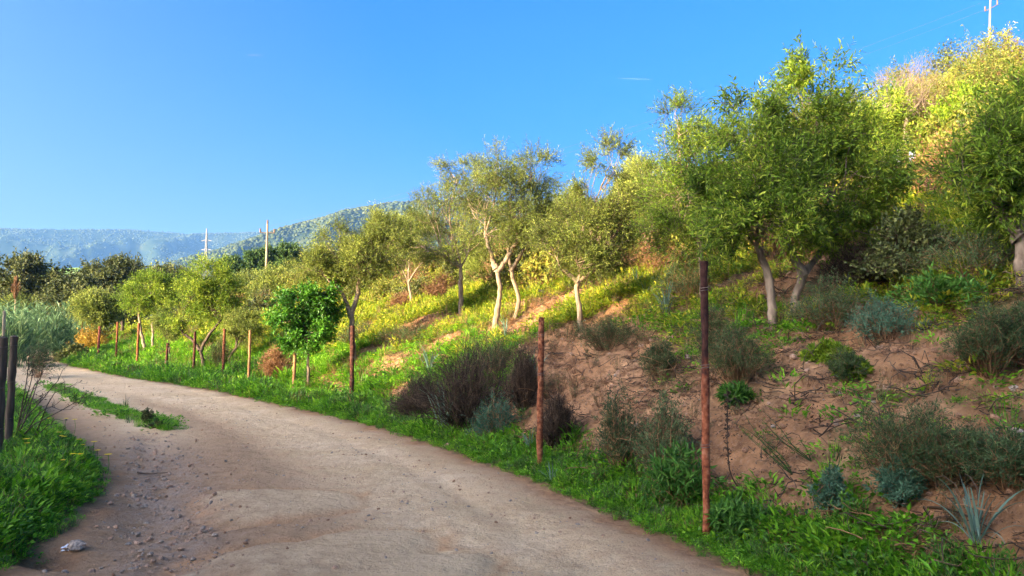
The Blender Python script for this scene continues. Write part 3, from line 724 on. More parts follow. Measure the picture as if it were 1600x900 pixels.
tree("olive_tree", "single olive with a pale trunk forking into a bent stub right of the leaning pair", b,
     [[(908, 520), (905, 480), (900, 450), (906, 430)], [(905, 440), (925, 425), (932, 418)], [(903, 440), (885, 425), (875, 420)]],
     [(950, 250, 36, 33, .2), (940, 310, 45, 40, .2), (905, 360, 58, 48, 0), (955, 375, 45, 45, .2), (865, 385, 32, 36, 0), (900, 405, 50, 26, -.2), (985, 320, 25, 40, .3)],
     'olive', 'palebark', .065, 1900, .055, .013, .22, 9, seed=13, group="olive trees on the slope")
b = G('C', gp(776, 512))
tree("olive_tree", "olive with a curved trunk, dark at the fork and pale below", b,
     [[(772, 514), (778, 480), (782, 450), (775, 412)], [(775, 420), (765, 390), (758, 365)], [(777, 425), (795, 400), (810, 372)]],
     [(775, 262, 38, 38, .2), (762, 320, 42, 45, .2), (800, 330, 40, 45, 0), (775, 370, 55, 28, 0)],
     'olive', 'palebark', .080, 1500, .055, .013, .22, 9, seed=14, group="olive trees on the slope")
b = G('C2', gp(803, 498))
tree("olive_tree", "slender pale olive trunk leaning left out of the slope beside the curved dark forked one", b,
     [[(803, 500), (812, 470), (800, 430), (792, 375)], [(798, 425), (815, 395), (832, 372)]],
     [(832, 262, 34, 38, .2), (845, 305, 28, 36, .3), (820, 345, 40, 38, 0), (850, 360, 26, 30, .2)],
     'olive', 'palebark', .060, 1200, .055, .013, .22, 9, seed=15, group="olive trees on the slope")
b = G('D', gp(721, 494))
tree("olive_tree", "olive with a straight cream trunk, leftmost of the tall trunks on the sunny bank", b,
     [[(721, 496), (720, 455), (720, 418)]],
     [(713, 262, 28, 32, 0), (740, 285, 34, 40, .2), (700, 320, 42, 45, 0), (662, 335, 34, 42, 0), (740, 350, 40, 45, 0), (690, 385, 50, 32, 0), (645, 375, 26, 34, .2)],
     'olive', 'palebark', .085, 2000, .055, .013, .22, 9, seed=16, group="olive trees on the slope")
b = G('E', gd(552, 17.6))
tree("olive_tree", "broad twiggy olive whose forked pale trunk stands right behind the dark fence post", b,
     [[(552, 575), (551, 530), (549, 492), (560, 455, .1), (562, 438)], [(549, 495), (540, 470), (534, 458)]],
     [(575, 358, 40, 20, .3), (525, 382, 34, 24, 0), (600, 388, 40, 30, .2), (560, 405, 48, 30, 0), (495, 412, 28, 24, 0), (612, 362, 24, 20, .6), (520, 432, 44, 20, .2)],
     'olive', 'bark', .090, 2300, .07, .016, .28, 9, seed=17, group="olive trees on the slope", shell=.35)
b = G('F', gd(482, 17.2))
tree("glossy_green_tree", "small round glossy dark green tree, the only one with broad shiny leaves", b,
     [[(482, 575), (481, 555), (480, 530)]],
     [(470, 478, 38, 24, 0), (446, 500, 24, 20, -.2), (508, 498, 24, 26, -.1), (482, 522, 34, 20, -.2), (500, 462, 22, 14, 0), (458, 528, 18, 12, 0), (482, 495, 26, 18, .2)],
     'green', 'palebark', .05, 1150, .085, .042, .20, 7, seed=18, upb=.1)
b = G('G', gp(322, 578, 15))
tree("olive_tree", "open olive with a low V shaped fork between the thin fence posts on the left", b,
     [[(320, 580), (316, 560), (312, 545)], [(312, 547), (300, 530), (285, 520)], [(313, 548), (325, 525), (345, 500)]],
     [(322, 430, 26, 20, 0), (298, 458, 28, 22, 0), (348, 458, 28, 24, .3), (282, 492, 24, 18, 0), (330, 482, 28, 20, 0)],
     'olive_bright', 'darkbark', .085, 1700, .085, .022, .32, 9, seed=19, group="olive trees beyond the fence on the left", vb=.12)
b = G('H', gp(228, 552, 15))
tree("olive_tree", "rounded olive on two pale stems, leftmost of the planted olives", b,
     [[(229, 554), (224, 535), (219, 510), (217, 490)], [(238, 545), (239, 520), (238, 500)]],
     [(235, 448, 26, 18, 0), (215, 470, 24, 18, 0), (256, 468, 20, 20, .2)],
     'olive_bright', 'bark', .09, 1300, .11, .028, .38, 9, seed=20, group="olive trees beyond the fence on the left", vb=.12)
b = G('I', gd(264, 28.5))
tree("olive_tree", "small low olive bush crown right above a dark fence post", b,
     [[(266, 570), (265, 550), (264, 535)]], [(263, 506, 17, 16, 0), (254, 518, 12, 12, 0), (274, 518, 11, 13, 0)],
     'olive', 'darkbark', .045, 700, .085, .022, .3, 9, seed=21, group="olive trees beyond the fence on the left")
b = G('J', gd(357, 24.0))
tree("olive_tree", "stunted olive with a short crooked dark trunk bending behind the post", b,
     [[(355, 592), (357, 570), (360, 555), (368, 545)]], [(378, 520, 19, 17, 0), (366, 503, 16, 14, .2), (394, 508, 14, 15, .3)],
     'olive', 'darkbark', .07, 700, .075, .02, .28, 9, seed=22, group="olive trees beyond the fence on the left")
b = G('K', gp(1597, 448))
tree("olive_tree", "olive with a thick pale trunk cut by the right edge, leaves dark against the sun", b,
     [[(1600, 450), (1597, 400), (1592, 350)], [(1594, 372), (1575, 345), (1560, 330)]],
     [(1585, 200, 38, 30, .2), (1615, 165, 30, 40, .4), (1538, 232, 40, 32, 0), (1595, 240, 50, 46, .1), (1500, 262, 26, 26, 0), (1565, 290, 44, 34, 0), (1640, 250, 60, 90, .3), (1620, 330, 50, 40, 0)],
     'olive_bright', 'bark', .095, 1450, .085, .018, .26, 9, seed=23, group="olive trees on the slope")
b = G('L', gd(1413, 20.0))
tree("bare_tree", "leafless pale tree with fanning grey branches high on the right slope", b,
     [[(1412, 225), (1415, 200), (1418, 175)]],
     [(1390, 150, 26, 34, 0), (1420, 130, 26, 40, .2), (1445, 150, 24, 34, 0), (1408, 165, 30, 24, .3)],
     'olive', 'palebark', .085, 900, .05, .012, .35, 4, seed=24, upb=.7, limb=.05, bare=True, sub=16)
for k, (px, d_, blobs, lab) in enumerate([
    (1012, 17.5, [(1010, 300, 40, 40), (985, 330, 35, 35), (1035, 330, 40, 40), (1010, 270, 30, 28)], "uphill olive behind the gap right of the bent stub olive"),
    (1375, 15.5, [(1370, 215, 34, 36), (1345, 245, 38, 34), (1385, 170, 26, 26)], "yellow green olive left of the leafless pale tree"),
    (640, 24.0, [(640, 348, 24, 20), (602, 362, 26, 18), (660, 372, 26, 22), (620, 392, 34, 20)], "olive uphill between the broad twiggy olive and the cream trunk"),
    (870, 22.0, [(872, 340, 26, 30), (855, 375, 30, 25), (895, 330, 24, 22)], "pale olive uphill behind the slender leaning trunk"),
    (760, 24.0, [(755, 400, 30, 22), (735, 420, 24, 16)], "small pale stemmed olive seen between the tall trunks")]):
    b = G('U%d' % k, gd(px, d_)); bp = 450 
    zpx = 515 - (b[2] - CAM_H) / d_ * FPX
    tree("olive_tree", lab, b, [[(px, zpx), (px + 3, zpx - 20), (px - 2, max(zpx - 45, blobs[0][1] + 20))]], blobs, 'olive_bright' if k == 1 else 'olive', 'palebark', .07, 900,
         .07 + .002 * d_, .018, .3, 8, seed=40 + k, group="olive trees on the slope", vb=.1)

# far trees of the valley
FAR = [("oak_tree", 'oak', 62, 40, [(20, 415, 42, 30), (60, 430, 40, 26), (10, 460, 40, 36), (75, 455, 30, 26), (45, 480, 45, 30)], "large dark evergreen oak at the left edge in front of the blue hills"),
       ("oak_tree", 'oak', 70, 190, [(180, 425, 50, 22), (150, 445, 30, 18), (215, 440, 26, 18)], "sunlit domed evergreen oak in the centre of the valley gap"),
       ("oak_tree", 'oak', 60, 120, [(120, 455, 40, 22), (160, 470, 45, 22), (95, 485, 35, 20), (195, 470, 30, 20)], "low very dark oak in shade below the domed oak"),
       ("oak_tree", 'oak', 75, 262, [(262, 435, 42, 20), (285, 450, 34, 18)], "flat dark oak behind the two planted olives on the left"),
       ("pine_tree", 'pine', 85, 368, [(368, 415, 20, 16), (358, 430, 14, 14), (378, 430, 14, 14)], "small round pine left of the concrete power pole"),
       ("pine_tree", 'pine', 85, 410, [(410, 400, 24, 19), (400, 425, 22, 18), (422, 425, 20, 18)], "bright green stone pine directly behind the power pole"),
       ("pine_tree", 'pine', 85, 455, [(450, 398, 26, 18), (440, 420, 24, 18), (470, 415, 18, 18)], "wide stone pine right of the power pole"),
       ("olive_tree", 'olive', 48, 395, [(395, 445, 26, 16), (370, 455, 22, 16)], "pale olive below the pines, left of the broad twiggy olive"),
       ("olive_tree", 'olive', 44, 435, [(435, 440, 24, 18), (420, 458, 26, 14)], "pale olive at the foot of the concrete power pole"),
       ("olive_tree", 'olive', 42, 145, [(145, 475, 20, 14), (160, 482, 16, 14)], "small pale olive above the orange shrub"),
       ("olive_tree", 'olive', 52, 30, [(30, 480, 24, 18), (10, 490, 20, 18)], "pale rounded tree rising out of the reeds"),
       ("oak_tree", 'oak', 58, 88, [(80, 505, 45, 18), (120, 500, 30, 16)], "dark thicket tree closing off the far end of the road")]
for k, (nm, lf, d_, px, blobs, lab) in enumerate(FAR):
    b = G('V%d' % k, gd(px, d_)); zpx = 515 - (b[2] - CAM_H) / d_ * FPX
    blobs = [(q[0], q[1] + 6, q[2] * .85, q[3] * .72) for q in blobs]
    tree(nm, lab, b, [[(px, zpx), (px + 2, zpx - 25), (px, blobs[0][1] + 10)]], blobs, lf, 'darkbark', .22 if lf != 'olive' else .1, 1500, .26 if lf != 'olive' else .16,
         .13 if lf != 'olive' else .05, .7, 8, seed=60 + k, group="trees in the valley behind the bend", shell=.7, upb=.4, d=d_)

# evergreen oaks lining the left side of the track, standing outside the picture; they shade the road
def oak_proto(seed):
    r = np.random.RandomState(seed); root = empty("oak_tree", (0, 0, 0), "tall dense evergreen oak in the row left of the track", "tree", "oaks in the row left of the track")
    tb = MB(); lb = MB(); lf = MB()
    P = polyline([(0, 0, -.3), (.1, .1, 1.2), (0, .2, 2.4)], 10); tubes(tb, P[None], np.linspace(.30, .2, 10)[None], 9)
    B = []
    for i in range(12):
        a = r.uniform(0, 6.28); q = r.uniform(.4, 2.0); B.append(((q * math.cos(a), q * math.sin(a), r.uniform(2.0, 6.3)), (1.7, 1.7, 1.35)))
    crown(lf, lb, B, [P[-1]] * 12, 4600, r, .6, 8, .17, .09, .3, .09, shell=.2)
    link("trunk", tb.mesh("oak_trunk", [M['darkbark']]), root); link("branches", lb.mesh("oak_branches", [M['darkbark']] * 2), root); link("crown", lf.mesh("oak_crown", [M['oak']]), root)
    return root
OAKS = [oak_proto(5), oak_proto(6)]
SH = []
for i in range(17):
    u = i / 16.0; x = -12 - 41 * u + rs.normal() * .5; y = -27 + 47 * u + rs.normal() * .5
    SH.append((x, y, .15 + np.interp(u, [0, .26, .31, .37, .45, .64, 1], [2.2, 2.05, 1.92, 1.68, 1.54, 1.52, 1.48]) + rs.normal() * .02))
for i, (x, y, s) in enumerate(SH):
    z = float(zf(x, y))
    if i < 2:
        o = OAKS[i]; o.location = (x, y, z); o.scale = (s * 1.05, s * 1.05, s); continue
    copy_tree(OAKS[i % 2], (x, y, z), rs.uniform(0, 6.28), (s * 1.05, s * 1.05, s), OAKS[0]["label"])

# ------------------------------------------------------------------ fence posts
def fence_at(px):
    v = ray_dir(px, 450); k = v[0] / v[1]; y = np.arange(3, 100, .02); w = k * y - Fc(y)
    d = y[np.argmax(w > 0)]; return np.array([k * d, d, float(zf(k * d, d))])
def post(px, base_py, top_py, wpx, mat, label, lean=0, d=None, ties=3, group="rusty fence posts along the right of the track", name="fence_post"):
    b = G('P%d' % px, fence_at(px) if d is None else gd(px, d)); dd = b[1]
    b = at(px, base_py, dd) if d is None and dd < 12 else b
    b[2] = float(zf(b[0], b[1])); top = at(px + lean, top_py, dd) - b
    h = top[2]; rad = wpx * dd / FPX / 2 * (.8 if dd > 16 else 1)
    root = empty(name, b, label, "fence post", group)
    r = np.random.RandomState(int(px)); K = 18
    P = np.linspace([0, 0, -.2], top, K); P[1:-1, :2] += r.normal(size=(K - 2, 2)) * rad * .06
    mb = MB(); rr = rad * (1 + .08 * r.normal(size=K)); tubes(mb, P[None], rr[None], 10)
    c = P[-1]; m = 10; n0 = mb.n; ring = np.arange(n0 - m, n0)
    mb.add(np.concatenate([mb.v[-1][-m:], [c + np.array([0, 0, rad * .1])]]), [[i, (i + 1) % m, m, m] for i in range(m)], .5, 0)
    link("pole", mb.mesh("post_pole", [M[mat]]), root)
    for i in range(ties):
        z = h * (.30 + .29 * i) + r.uniform(-.04, .04); th = np.linspace(0, 2 * np.pi * 1.8, 14) + r.uniform(0, 6)
        a = P[int(np.clip((z + .2) / (h + .2) * (K - 1), 0, K - 1))]; L = np.stack([a[0] + np.cos(th) * rad * 1.12, a[1] + np.sin(th) * rad * 1.12, z + th * .003], 1)
        tail = L[-1] + np.array([[math.cos(th[-1] + .6) * rad * 1.2, math.sin(th[-1] + .6) * rad * 1.2, .012]])
        L = np.concatenate([L, tail]); mb = MB(); tubes(mb, L[None], np.full((1, 15), .0022 + .0001 * dd), 4)
        link("wire_tie", mb.mesh("wire_tie", [M['wire']]), root)
    return root
post(1104, 832, 408, 12, 'tarred', "tallest and nearest rusty post, dark above and red brown below, right of centre", lean=-4, ties=3)
post(842, 731, 496, 10, 'rust', "rusty post with scaly bark like flakes in front of the bare bank", lean=4, ties=4)
post(551, 632, 509, 7, 'rustdark', "nearly black straight post in front of the forked pale trunk", ties=2)
post(461, 622, 550, 6, 'rustpale', "short post half hidden under the glossy green tree", ties=1)
post(391, 612, 516, 5, 'rustpale', "bright orange slim post, first one left of the glossy green tree", ties=2)
post(351, 600, 514, 5.5, 'rust', "brown post beside the stunted crooked olive", ties=1)
post(305, 590, 518, 5, 'rustdark', "dark post in front of the fork of the open olive", ties=1)
post(262, 590, 536, 5, 'rustdark', "dark short post under the small low olive crown", ties=1)
post(217, 578, 505, 4.5, 'rust', "thin brown post just left of the leaning dark stem", ties=1)
post(184, 567, 503, 4, 'rust', "slim post standing alone right of the orange shrub", ties=1)
post(156, 560, 510, 4.5, 'rustred', "thick reddish post at the right side of the orange shrub", ties=1)
post(129, 548, 502, 3.5, 'rustred', "reddish post in the middle of the orange shrub", ties=0)
post(112, 534, 507, 3, 'rustpale', "short tan post left of the orange shrub at the bend", ties=0, d=52)
post(116, 527, 496, 3, 'rustred', "dark red post leaning slightly at the bend", lean=1, ties=0, d=56)
post(124, 524, 498, 2.6, 'rustred', "narrow dark red post behind the bend", ties=0, d=60)
post(127.5, 522, 487, 2, 'cane', "tall pale cane stake behind the red posts at the bend", ties=0, d=62)

def wood_post(px, base_py, top_py, wpx, label, d, lean=0, mat='wood'):
    b = gd(px, d); b[2] = float(zf(b[0], b[1])); top = at(px + lean, top_py, d) - b; rad = wpx * d / FPX / 2
    r = np.random.RandomState(int(px * 3 + 9)); root = empty("wooden_post", b, label, "fence post", "wooden posts of the left fence")
    K = 16; P = np.linspace([0, 0, -.2], top, K); P[:, :2] += r.normal(size=(K, 2)) * rad * .06; mb = MB()
    tubes(mb, P[None], (rad * (1 + .07 * r.normal(size=K)))[None], 12)
    mb.add(np.concatenate([mb.v[-1][-12:], [P[-1] + np.array([0, 0, .02])]]), [[i, (i + 1) % 12, 12, 12] for i in range(12)])
    link("log", mb.mesh("post_log", [M[mat]]), root)
    for z in (.35, .75, 1.15):
        if z < top[2] and wpx > 6:
            th = np.linspace(0, 9, 12); L = np.stack([np.cos(th) * rad * 1.1, np.sin(th) * rad * 1.1, z + th * .003], 1) + np.array([top[0], top[1], 0]) * z / top[2]
            mb = MB(); tubes(mb, L[None], np.full((1, 12), .003), 4); link("wire_tie", mb.mesh("wire_tie", [M['wire']]), root)
wood_post(5, 745, 528, 13, "thick weathered log post, the nearest at the left edge", 7.3)
wood_post(21, 700, 526, 11, "slimmer weathered log post just right of the nearest one at the left edge", 8.2, lean=1)
wood_post(7, 560, 487, 4, "thin pale cane stake rising above the two log posts", 10, mat='cane')

# ------------------------------------------------------------------ power poles, pylon, wire
def lattice_pylon():
    d = 640.0; b = np.array([at(322, 400, d)[0], d, 0.0]); r_ = math.hypot(b[0], d); b[2] = float(hillz(math.atan2(b[0], d), np.array(r_))) - 1
    top = at(322, 357, d)[2] - b[2]; root = empty("lattice_pylon", b, "small pale steel lattice pylon standing on the hillside left of the concrete pole", "pylon")
    base_z = at(322, 402, d)[2] - b[2]
    mb = MB(); P = []; w0, w1 = 3.3, .6
    def corner(k, z):
        w = np.interp(z, [0, top * .75, top], [w0, w1 * 1.2, w1 * .4]); return np.array([w * (1 if k in (0, 1) else -1), w * (1 if k in (0, 3) else -1), z])
    zs = np.linspace(0, top, 13)
    for k in range(4):
        for i in range(12):
            P.append((corner(k, zs[i]), corner(k, zs[i + 1])))
            P.append((corner(k, zs[i]), corner((k + 1) % 4, zs[i + 1]))); P.append((corner((k + 1) % 4, zs[i]), corner(k, zs[i + 1])))
    P = np.array(P); tubes(mb, P, np.full((len(P), 2), .20), 4); link("lattice", mb.mesh("pylon_lattice", [M['steel']]), root)
    for z in (top * .74, top * .85):
        mb = MB(); P = np.array([[[-4.5, 0, z], [4.5, 0, z]], [[-4.5, 0, z], [0, 0, z + 1.3]], [[4.5, 0, z], [0, 0, z + 1.3]]]); tubes(mb, P, np.full((3, 2), .2), 4)
        link("crossarm", mb.mesh("pylon_arm", [M['steel']]), root)
lattice_pylon()
def power_pole(base, top, arm_dz, arm, rad, label, tilt=(1, .2, 0)):
    root = empty("power_pole", base, label, "power pole", "power poles")
    t = np.asarray(top) - base; mb = MB(); P = np.linspace([0, 0, -.5], t, 10); tubes(mb, P[None], np.linspace(rad, rad * .55, 10)[None], 10)
    link("pole", mb.mesh("pole_shaft", [M['concrete']]), root)
    a = unit(np.array(tilt, float)); c = t - np.array([0, 0, arm_dz]); mb = MB(); tubes(mb, np.array([[c - a * arm, c + a * arm]]), np.full((1, 2), rad * .3), 4)
    link("crossarm", mb.mesh("pole_arm", [M['wire']]), root)
    for s in (-.92, 0, .92):
        q = c + a * arm * s if s else t; P = np.array([q, q + [0, 0, .12], q + [0, 0, .24], q + [0, 0, .34]])
        mb = MB(); tubes(mb, P[None], np.array([[.05, .09, .06, .09]]) * (rad / .14), 6); link("insulator", mb.mesh("insulator", [M['wire']]), root)
    return c + base
d1 = 62.0; pb = gd(415, d1); pt = at(418, 350, d1)
c1 = power_pole(pb, pt, .75, .62, .14, "tall pale concrete power pole with one crossarm in front of the pines")
d2 = 52.0; pb2 = gd(1546, d2); pt2 = at(1548, -14, d2); pb2[2] = min(pb2[2], at(1546, 40, d2)[2])
c2 = power_pole(pb2, pt2, 1.25, .6, .10, "white power pole with tilted crossarm on the ridge at the top right", (1, .1, .55))
for i, s in enumerate((-.8, .8)):
    A = c2 + np.array([s, 0, .35]); B = c1 + np.array([s, 0, .35]); t = np.linspace(0, 1, 40)[:, None]
    P = A * (1 - t) + B * t; P[:, 2] -= 4 * t[:, 0] * (1 - t[:, 0]) * 1.2
    mb = MB(); tubes(mb, P[None], np.full((1, 40), .0035), 4)
    tag(link("power_line", mb.mesh("power_line", [M['wire']])), "thin power line wire sagging between the two poles, the %s of the pair" % ("left hand one" if s < 0 else "right hand one"), "wire", "power lines")

# ------------------------------------------------------------------ shrubs and single plants
def bush_meshes(r, w, h, mat, ll, lw, nst=60, per=40, stem='dry', dome=.85, sr=.004, twig=True, needles=False, drop=.0):
    """foliage and stems of a bush w wide, h high, leaves carried on branching stems"""
    st = MB(); fo = MB(); a = r.uniform(0, 6.28, nst); q = r.uniform(0, 1, nst) ** .6
    lump = 1 + .28 * np.sin(a * 3 + r.uniform(0, 6)) * r.uniform(.4, 1) + .12 * r.normal(size=nst)
    B = np.stack([np.cos(a) * q * w / 2 * lump, np.sin(a) * q * w / 2 * lump, h * (1 - dome * q ** 2) * r.uniform(.65, 1.08, nst)], 1); B[:, 2] = np.maximum(B[:, 2], h * .08)
    A = np.stack([np.cos(a) * q * w * .12, np.sin(a) * q * w * .12, np.zeros(nst) - .04], 1)
    P = paths(A, B, 6, .08, r); P[:, 2:5, 2] += h * .06
    tubes(st, P, np.linspace(sr, sr * .4, 6)[None].repeat(nst, 0), 4, r.uniform(0, 1, nst))
    # side twigs
    m = 5; i0 = r.randint(2, 6, (nst, m)); T0 = P[np.arange(nst)[:, None], i0].reshape(-1, 3)
    TD = unit(np.repeat(unit(B - A), m, 0) + r.normal(size=(nst * m, 3)) * .65); TL = (w + h) * .11 * r.uniform(.5, 1.3, (nst * m, 1)); T1 = T0 + TD * TL
    T1[:, 2] = np.maximum(T1[:, 2], .01)
    tubes(st, np.stack([T0, (T0 + T1) / 2 + r.normal(size=T0.shape) * TL * .08, T1], 1), np.array([sr * .4, sr * .3, sr * .15])[None].repeat(nst * m, 0), 3, r.uniform(0, 1, nst * m))
    if per:
        k = max(3, per // m); t = r.uniform(.1, 1.05, (nst * m, k, 1)); LP = (T0[:, None] * (1 - t) + T1[:, None] * t).reshape(-1, 3)
        LP += r.normal(size=LP.shape) * (w + h) * .012
        LD = np.repeat(TD, k, 0) * (.9 if needles else .6) + rnd_dir(len(LP), r) * .9; LD[:, 2] += .15 - drop
        n = len(LP); cv = np.repeat(r.uniform(0, 1, nst * m), k)
        leaves(fo, LP, LD, rnd_dir(n, r) * .8 + np.array([0, 0, .5]), ll * r.uniform(.6, 1.3, n), lw * r.uniform(.8, 1.2, n), .4 * cv + .6 * r.uniform(0, 1, n))
    return st, fo
KIND = dict(rosemary=dict(mat='rosemary', ll=.030, lw=.006, nst=90, per=70, needles=True, dome=.6),
            herb=dict(mat='herb', ll=.035, lw=.008, nst=70, per=60, needles=True, dome=.7),
            spurge=dict(mat='spurge', ll=.034, lw=.009, nst=70, per=60, dome=.8),
            leafy=dict(mat='leafy', ll=.085, lw=.020, nst=34, per=40, dome=.45),
            dead=dict(mat='dead', ll=.02, lw=.004, nst=260, per=25, stem='dead', dome=.75, sr=.006),
            maquis=dict(mat='maquis', ll=.06, lw=.022, nst=90, per=60, dome=.8, sr=.01),
            bright=dict(mat='hillweed', ll=.06, lw=.028, nst=60, per=50, dome=.8),
            oak=dict(mat='oak', ll=.05, lw=.03, nst=90, per=70, dome=.8, sr=.01, stem='dead'),
            brown=dict(mat='dry', ll=.05, lw=.01, nst=120, per=30, dome=.75, sr=.005),
            gold=dict(mat='gold', ll=.06, lw=.02, nst=80, per=50, dome=.7))
def shrub(px, py, wpx, hpx, kind, label, name="shrub", group=None, seed=None, d=None, **kw):
    b = gp(px, py) if d is None else gd(px, d); dd = b[1]; w = wpx * dd / FPX; h = hpx * dd / FPX
    r = np.random.RandomState(seed or int(px * 7 + py)); k = dict(KIND[kind]); k.update(kw); stem = k.pop('stem', 'dry')
    if kind == 'brown' and d: stem = 'dead'
    f = max(1, dd / 9) ** .6; k['ll'] *= f; k['lw'] *= f
    if dd < 12: k['nst'] = int(k['nst'] * 1.3)
    root = empty(name, b, label, "shrub", group)
    st, fo = bush_meshes(r, w, h, **k)
    link("stems", st.mesh("shrub_stems", [M[stem]]), root)
    if fo.n: link("foliage", fo.mesh("shrub_foliage", [M[k['mat']]]), root)
    return root
NB = "shrubs on the shaded bank"; SS = "shrubs on the sunny slope"
for a_ in [
    (735, 668, 190, 125, 'dead', "big dark dead looking bush of fine brown twigs beside the grass verge", "dead_bush", None),
    (772, 590, 120, 55, 'rosemary', "dark green heath growing over the crest of the dead bush", "shrub", NB),
    (660, 655, 110, 60, 'dead', "reddish dry brush pile at the left foot of the dead bush", "dead_bush", None),
    (776, 688, 78, 60, 'spurge', "small blue green bush in front of the dead bush", "shrub", NB),
    (968, 735, 74, 120, 'herb', "tall grey green wispy bush halfway between the two nearest rusty posts", "shrub", NB),
    (1042, 745, 84, 110, 'herb', "wispy grey green bush close left of the tallest rusty post", "shrub", NB),
    (1032, 592, 52, 52, 'rosemary', "small dark heath alone high on the bare bank", "shrub", NB),
    (820, 640, 60, 90, 'dead', "thin bare twig bush just left of the flaky rusty post", "dead_bush", None),
    (872, 700, 60, 80, 'dead', "sparse leafless twigs just right of the flaky rusty post", "dead_bush", None),
    (1060, 800, 95, 85, 'leafy', "leafy green spurge with pointed leaves at the foot of the tallest post", "leafy_plant", None),
    (1160, 838, 90, 40, 'leafy', "low bright leafy clump right of the tallest post base", "leafy_plant", None),
    (1152, 598, 105, 75, 'rosemary', "wide grey green bush right behind the tallest post", "shrub", NB),
    (1116, 560, 70, 70, 'rosemary', "bush below the fork of olive roots left of the twin trunks", "shrub", NB),
    (1300, 520, 120, 75, 'herb', "tangled grey bush right of the twin olive trunks", "shrub", NB),
    (1385, 530, 110, 60, 'spurge', "blue green feathery bush below the dark undergrowth", "shrub", NB),
    (1325, 598, 44, 40, 'rosemary', "little grey heath tuft under the lime green weeds", "shrub", NB),
    (1295, 570, 60, 26, 'bright', "bright lime green weeds spilling down the bare bank", "leafy_plant", None),
    (1330, 590, 44, 22, 'bright', "low green rosette weeds just right of the spilling lime weeds", "leafy_plant", None),
    (1545, 585, 100, 95, 'rosemary', "dark rounded heath bush at the right side above the bare bank", "shrub", NB),
    (1600, 575, 70, 90, 'rosemary', "dark heath bush cut by the right edge", "shrub", NB),
    (1415, 755, 160, 115, 'rosemary', "largest dark needle leaved bush on the lower right of the bank", "shrub", NB),
    (1500, 755, 130, 80, 'rosemary', "low spreading dark bush right of the largest needle leaved one", "shrub", NB),
    (1410, 790, 60, 60, 'spurge', "fresh blue green sprigs in front of the largest needle leaved bush", "leafy_plant", None),
    (1580, 770, 110, 70, 'herb', "grey feathery bush at the lower right edge", "shrub", NB),
    (1302, 800, 50, 55, 'spurge', "small blue green sapling left of the largest needle leaved bush", "leafy_plant", None),
    (1150, 632, 36, 20, 'leafy', "single green tuft right beside the top of the dark seed stalk", "leafy_plant", None),
    (1420, 450, 150, 100, 'oak', "nearly black dense undergrowth bush below the sunny clearing", "shrub", NB),
    (1340, 455, 110, 70, 'dead', "dark brown dead undergrowth behind the twin trunked olive", "dead_bush", None),
    (1520, 440, 150, 70, 'herb', "long dusky bush below the sunny clearing left of the edge olive", "shrub", NB),
    (1470, 480, 130, 40, 'leafy', "green weeds with soft leaves along the shade line on the right", "leafy_plant", None),
    (950, 545, 130, 40, 'rosemary', "dark low heath at the foot of the bent stub olive", "shrub", SS),
    (1075, 470, 100, 60, 'herb', "olive coloured bush in front of the top of the tallest post", "shrub", SS),
    (690, 470, 60, 38, 'brown', "reddish brown dry bush left of the cream trunk", "shrub", SS),
    (630, 485, 46, 24, 'brown', "small rusty brown bush on the sunlit grass", "shrub", SS),
    (640, 540, 80, 26, 'rosemary', "low dark mat of heath on the sunny slope below the brown bush", "shrub", SS),
    (1020, 425, 110, 45, 'brown', "pinkish brown heap of dry stems uphill of the bent stub olive", "shrub", SS),
    (640, 455, 60, 40, 'bright', "yellow green bush between the broad twiggy olive and the cream trunk", "shrub", SS),
    (770, 440, 60, 40, 'gold', "golden weeds behind the curved forked trunk", "shrub", SS),
    (560, 540, 60, 30, 'rosemary', "green bush in the shade right of the dark post", "shrub", SS),
    (430, 590, 46, 44, 'brown', "dry tan bush between the two orange posts", "shrub", SS),
    (345, 578, 34, 50, 'rosemary', "upright dark heath between the open olive and the brown post", "shrub", SS),
    (146, 553, 60, 36, 'gold', "orange golden shrub around the fence posts at the bend", "shrub", None),
    (118, 565, 50, 20, 'oak', "dark low shrub in front of the golden shrub", "shrub", None),
    (170, 535, 46, 60, 'brown', "tall dry grassy stems behind the slim post at the bend", "shrub", SS),
    (200, 522, 40, 50, 'brown', "dry cane like stems under the leftmost planted olive", "shrub", SS),
    (60, 590, 56, 46, 'herb', "sparse grey bush leaning over the left edge of the road", "shrub", None),
    (1390, 330, 60, 40, 'bright', "bright bush at the left end of the sunny clearing", "shrub", SS),
    (1560, 380, 80, 60, 'bright', "fresh green bush at the right end of the sunny clearing", "shrub", SS),
    ]:
    shrub(a_[0], a_[1], a_[2], a_[3], a_[4], a_[5], name=a_[6], group=a_[7])
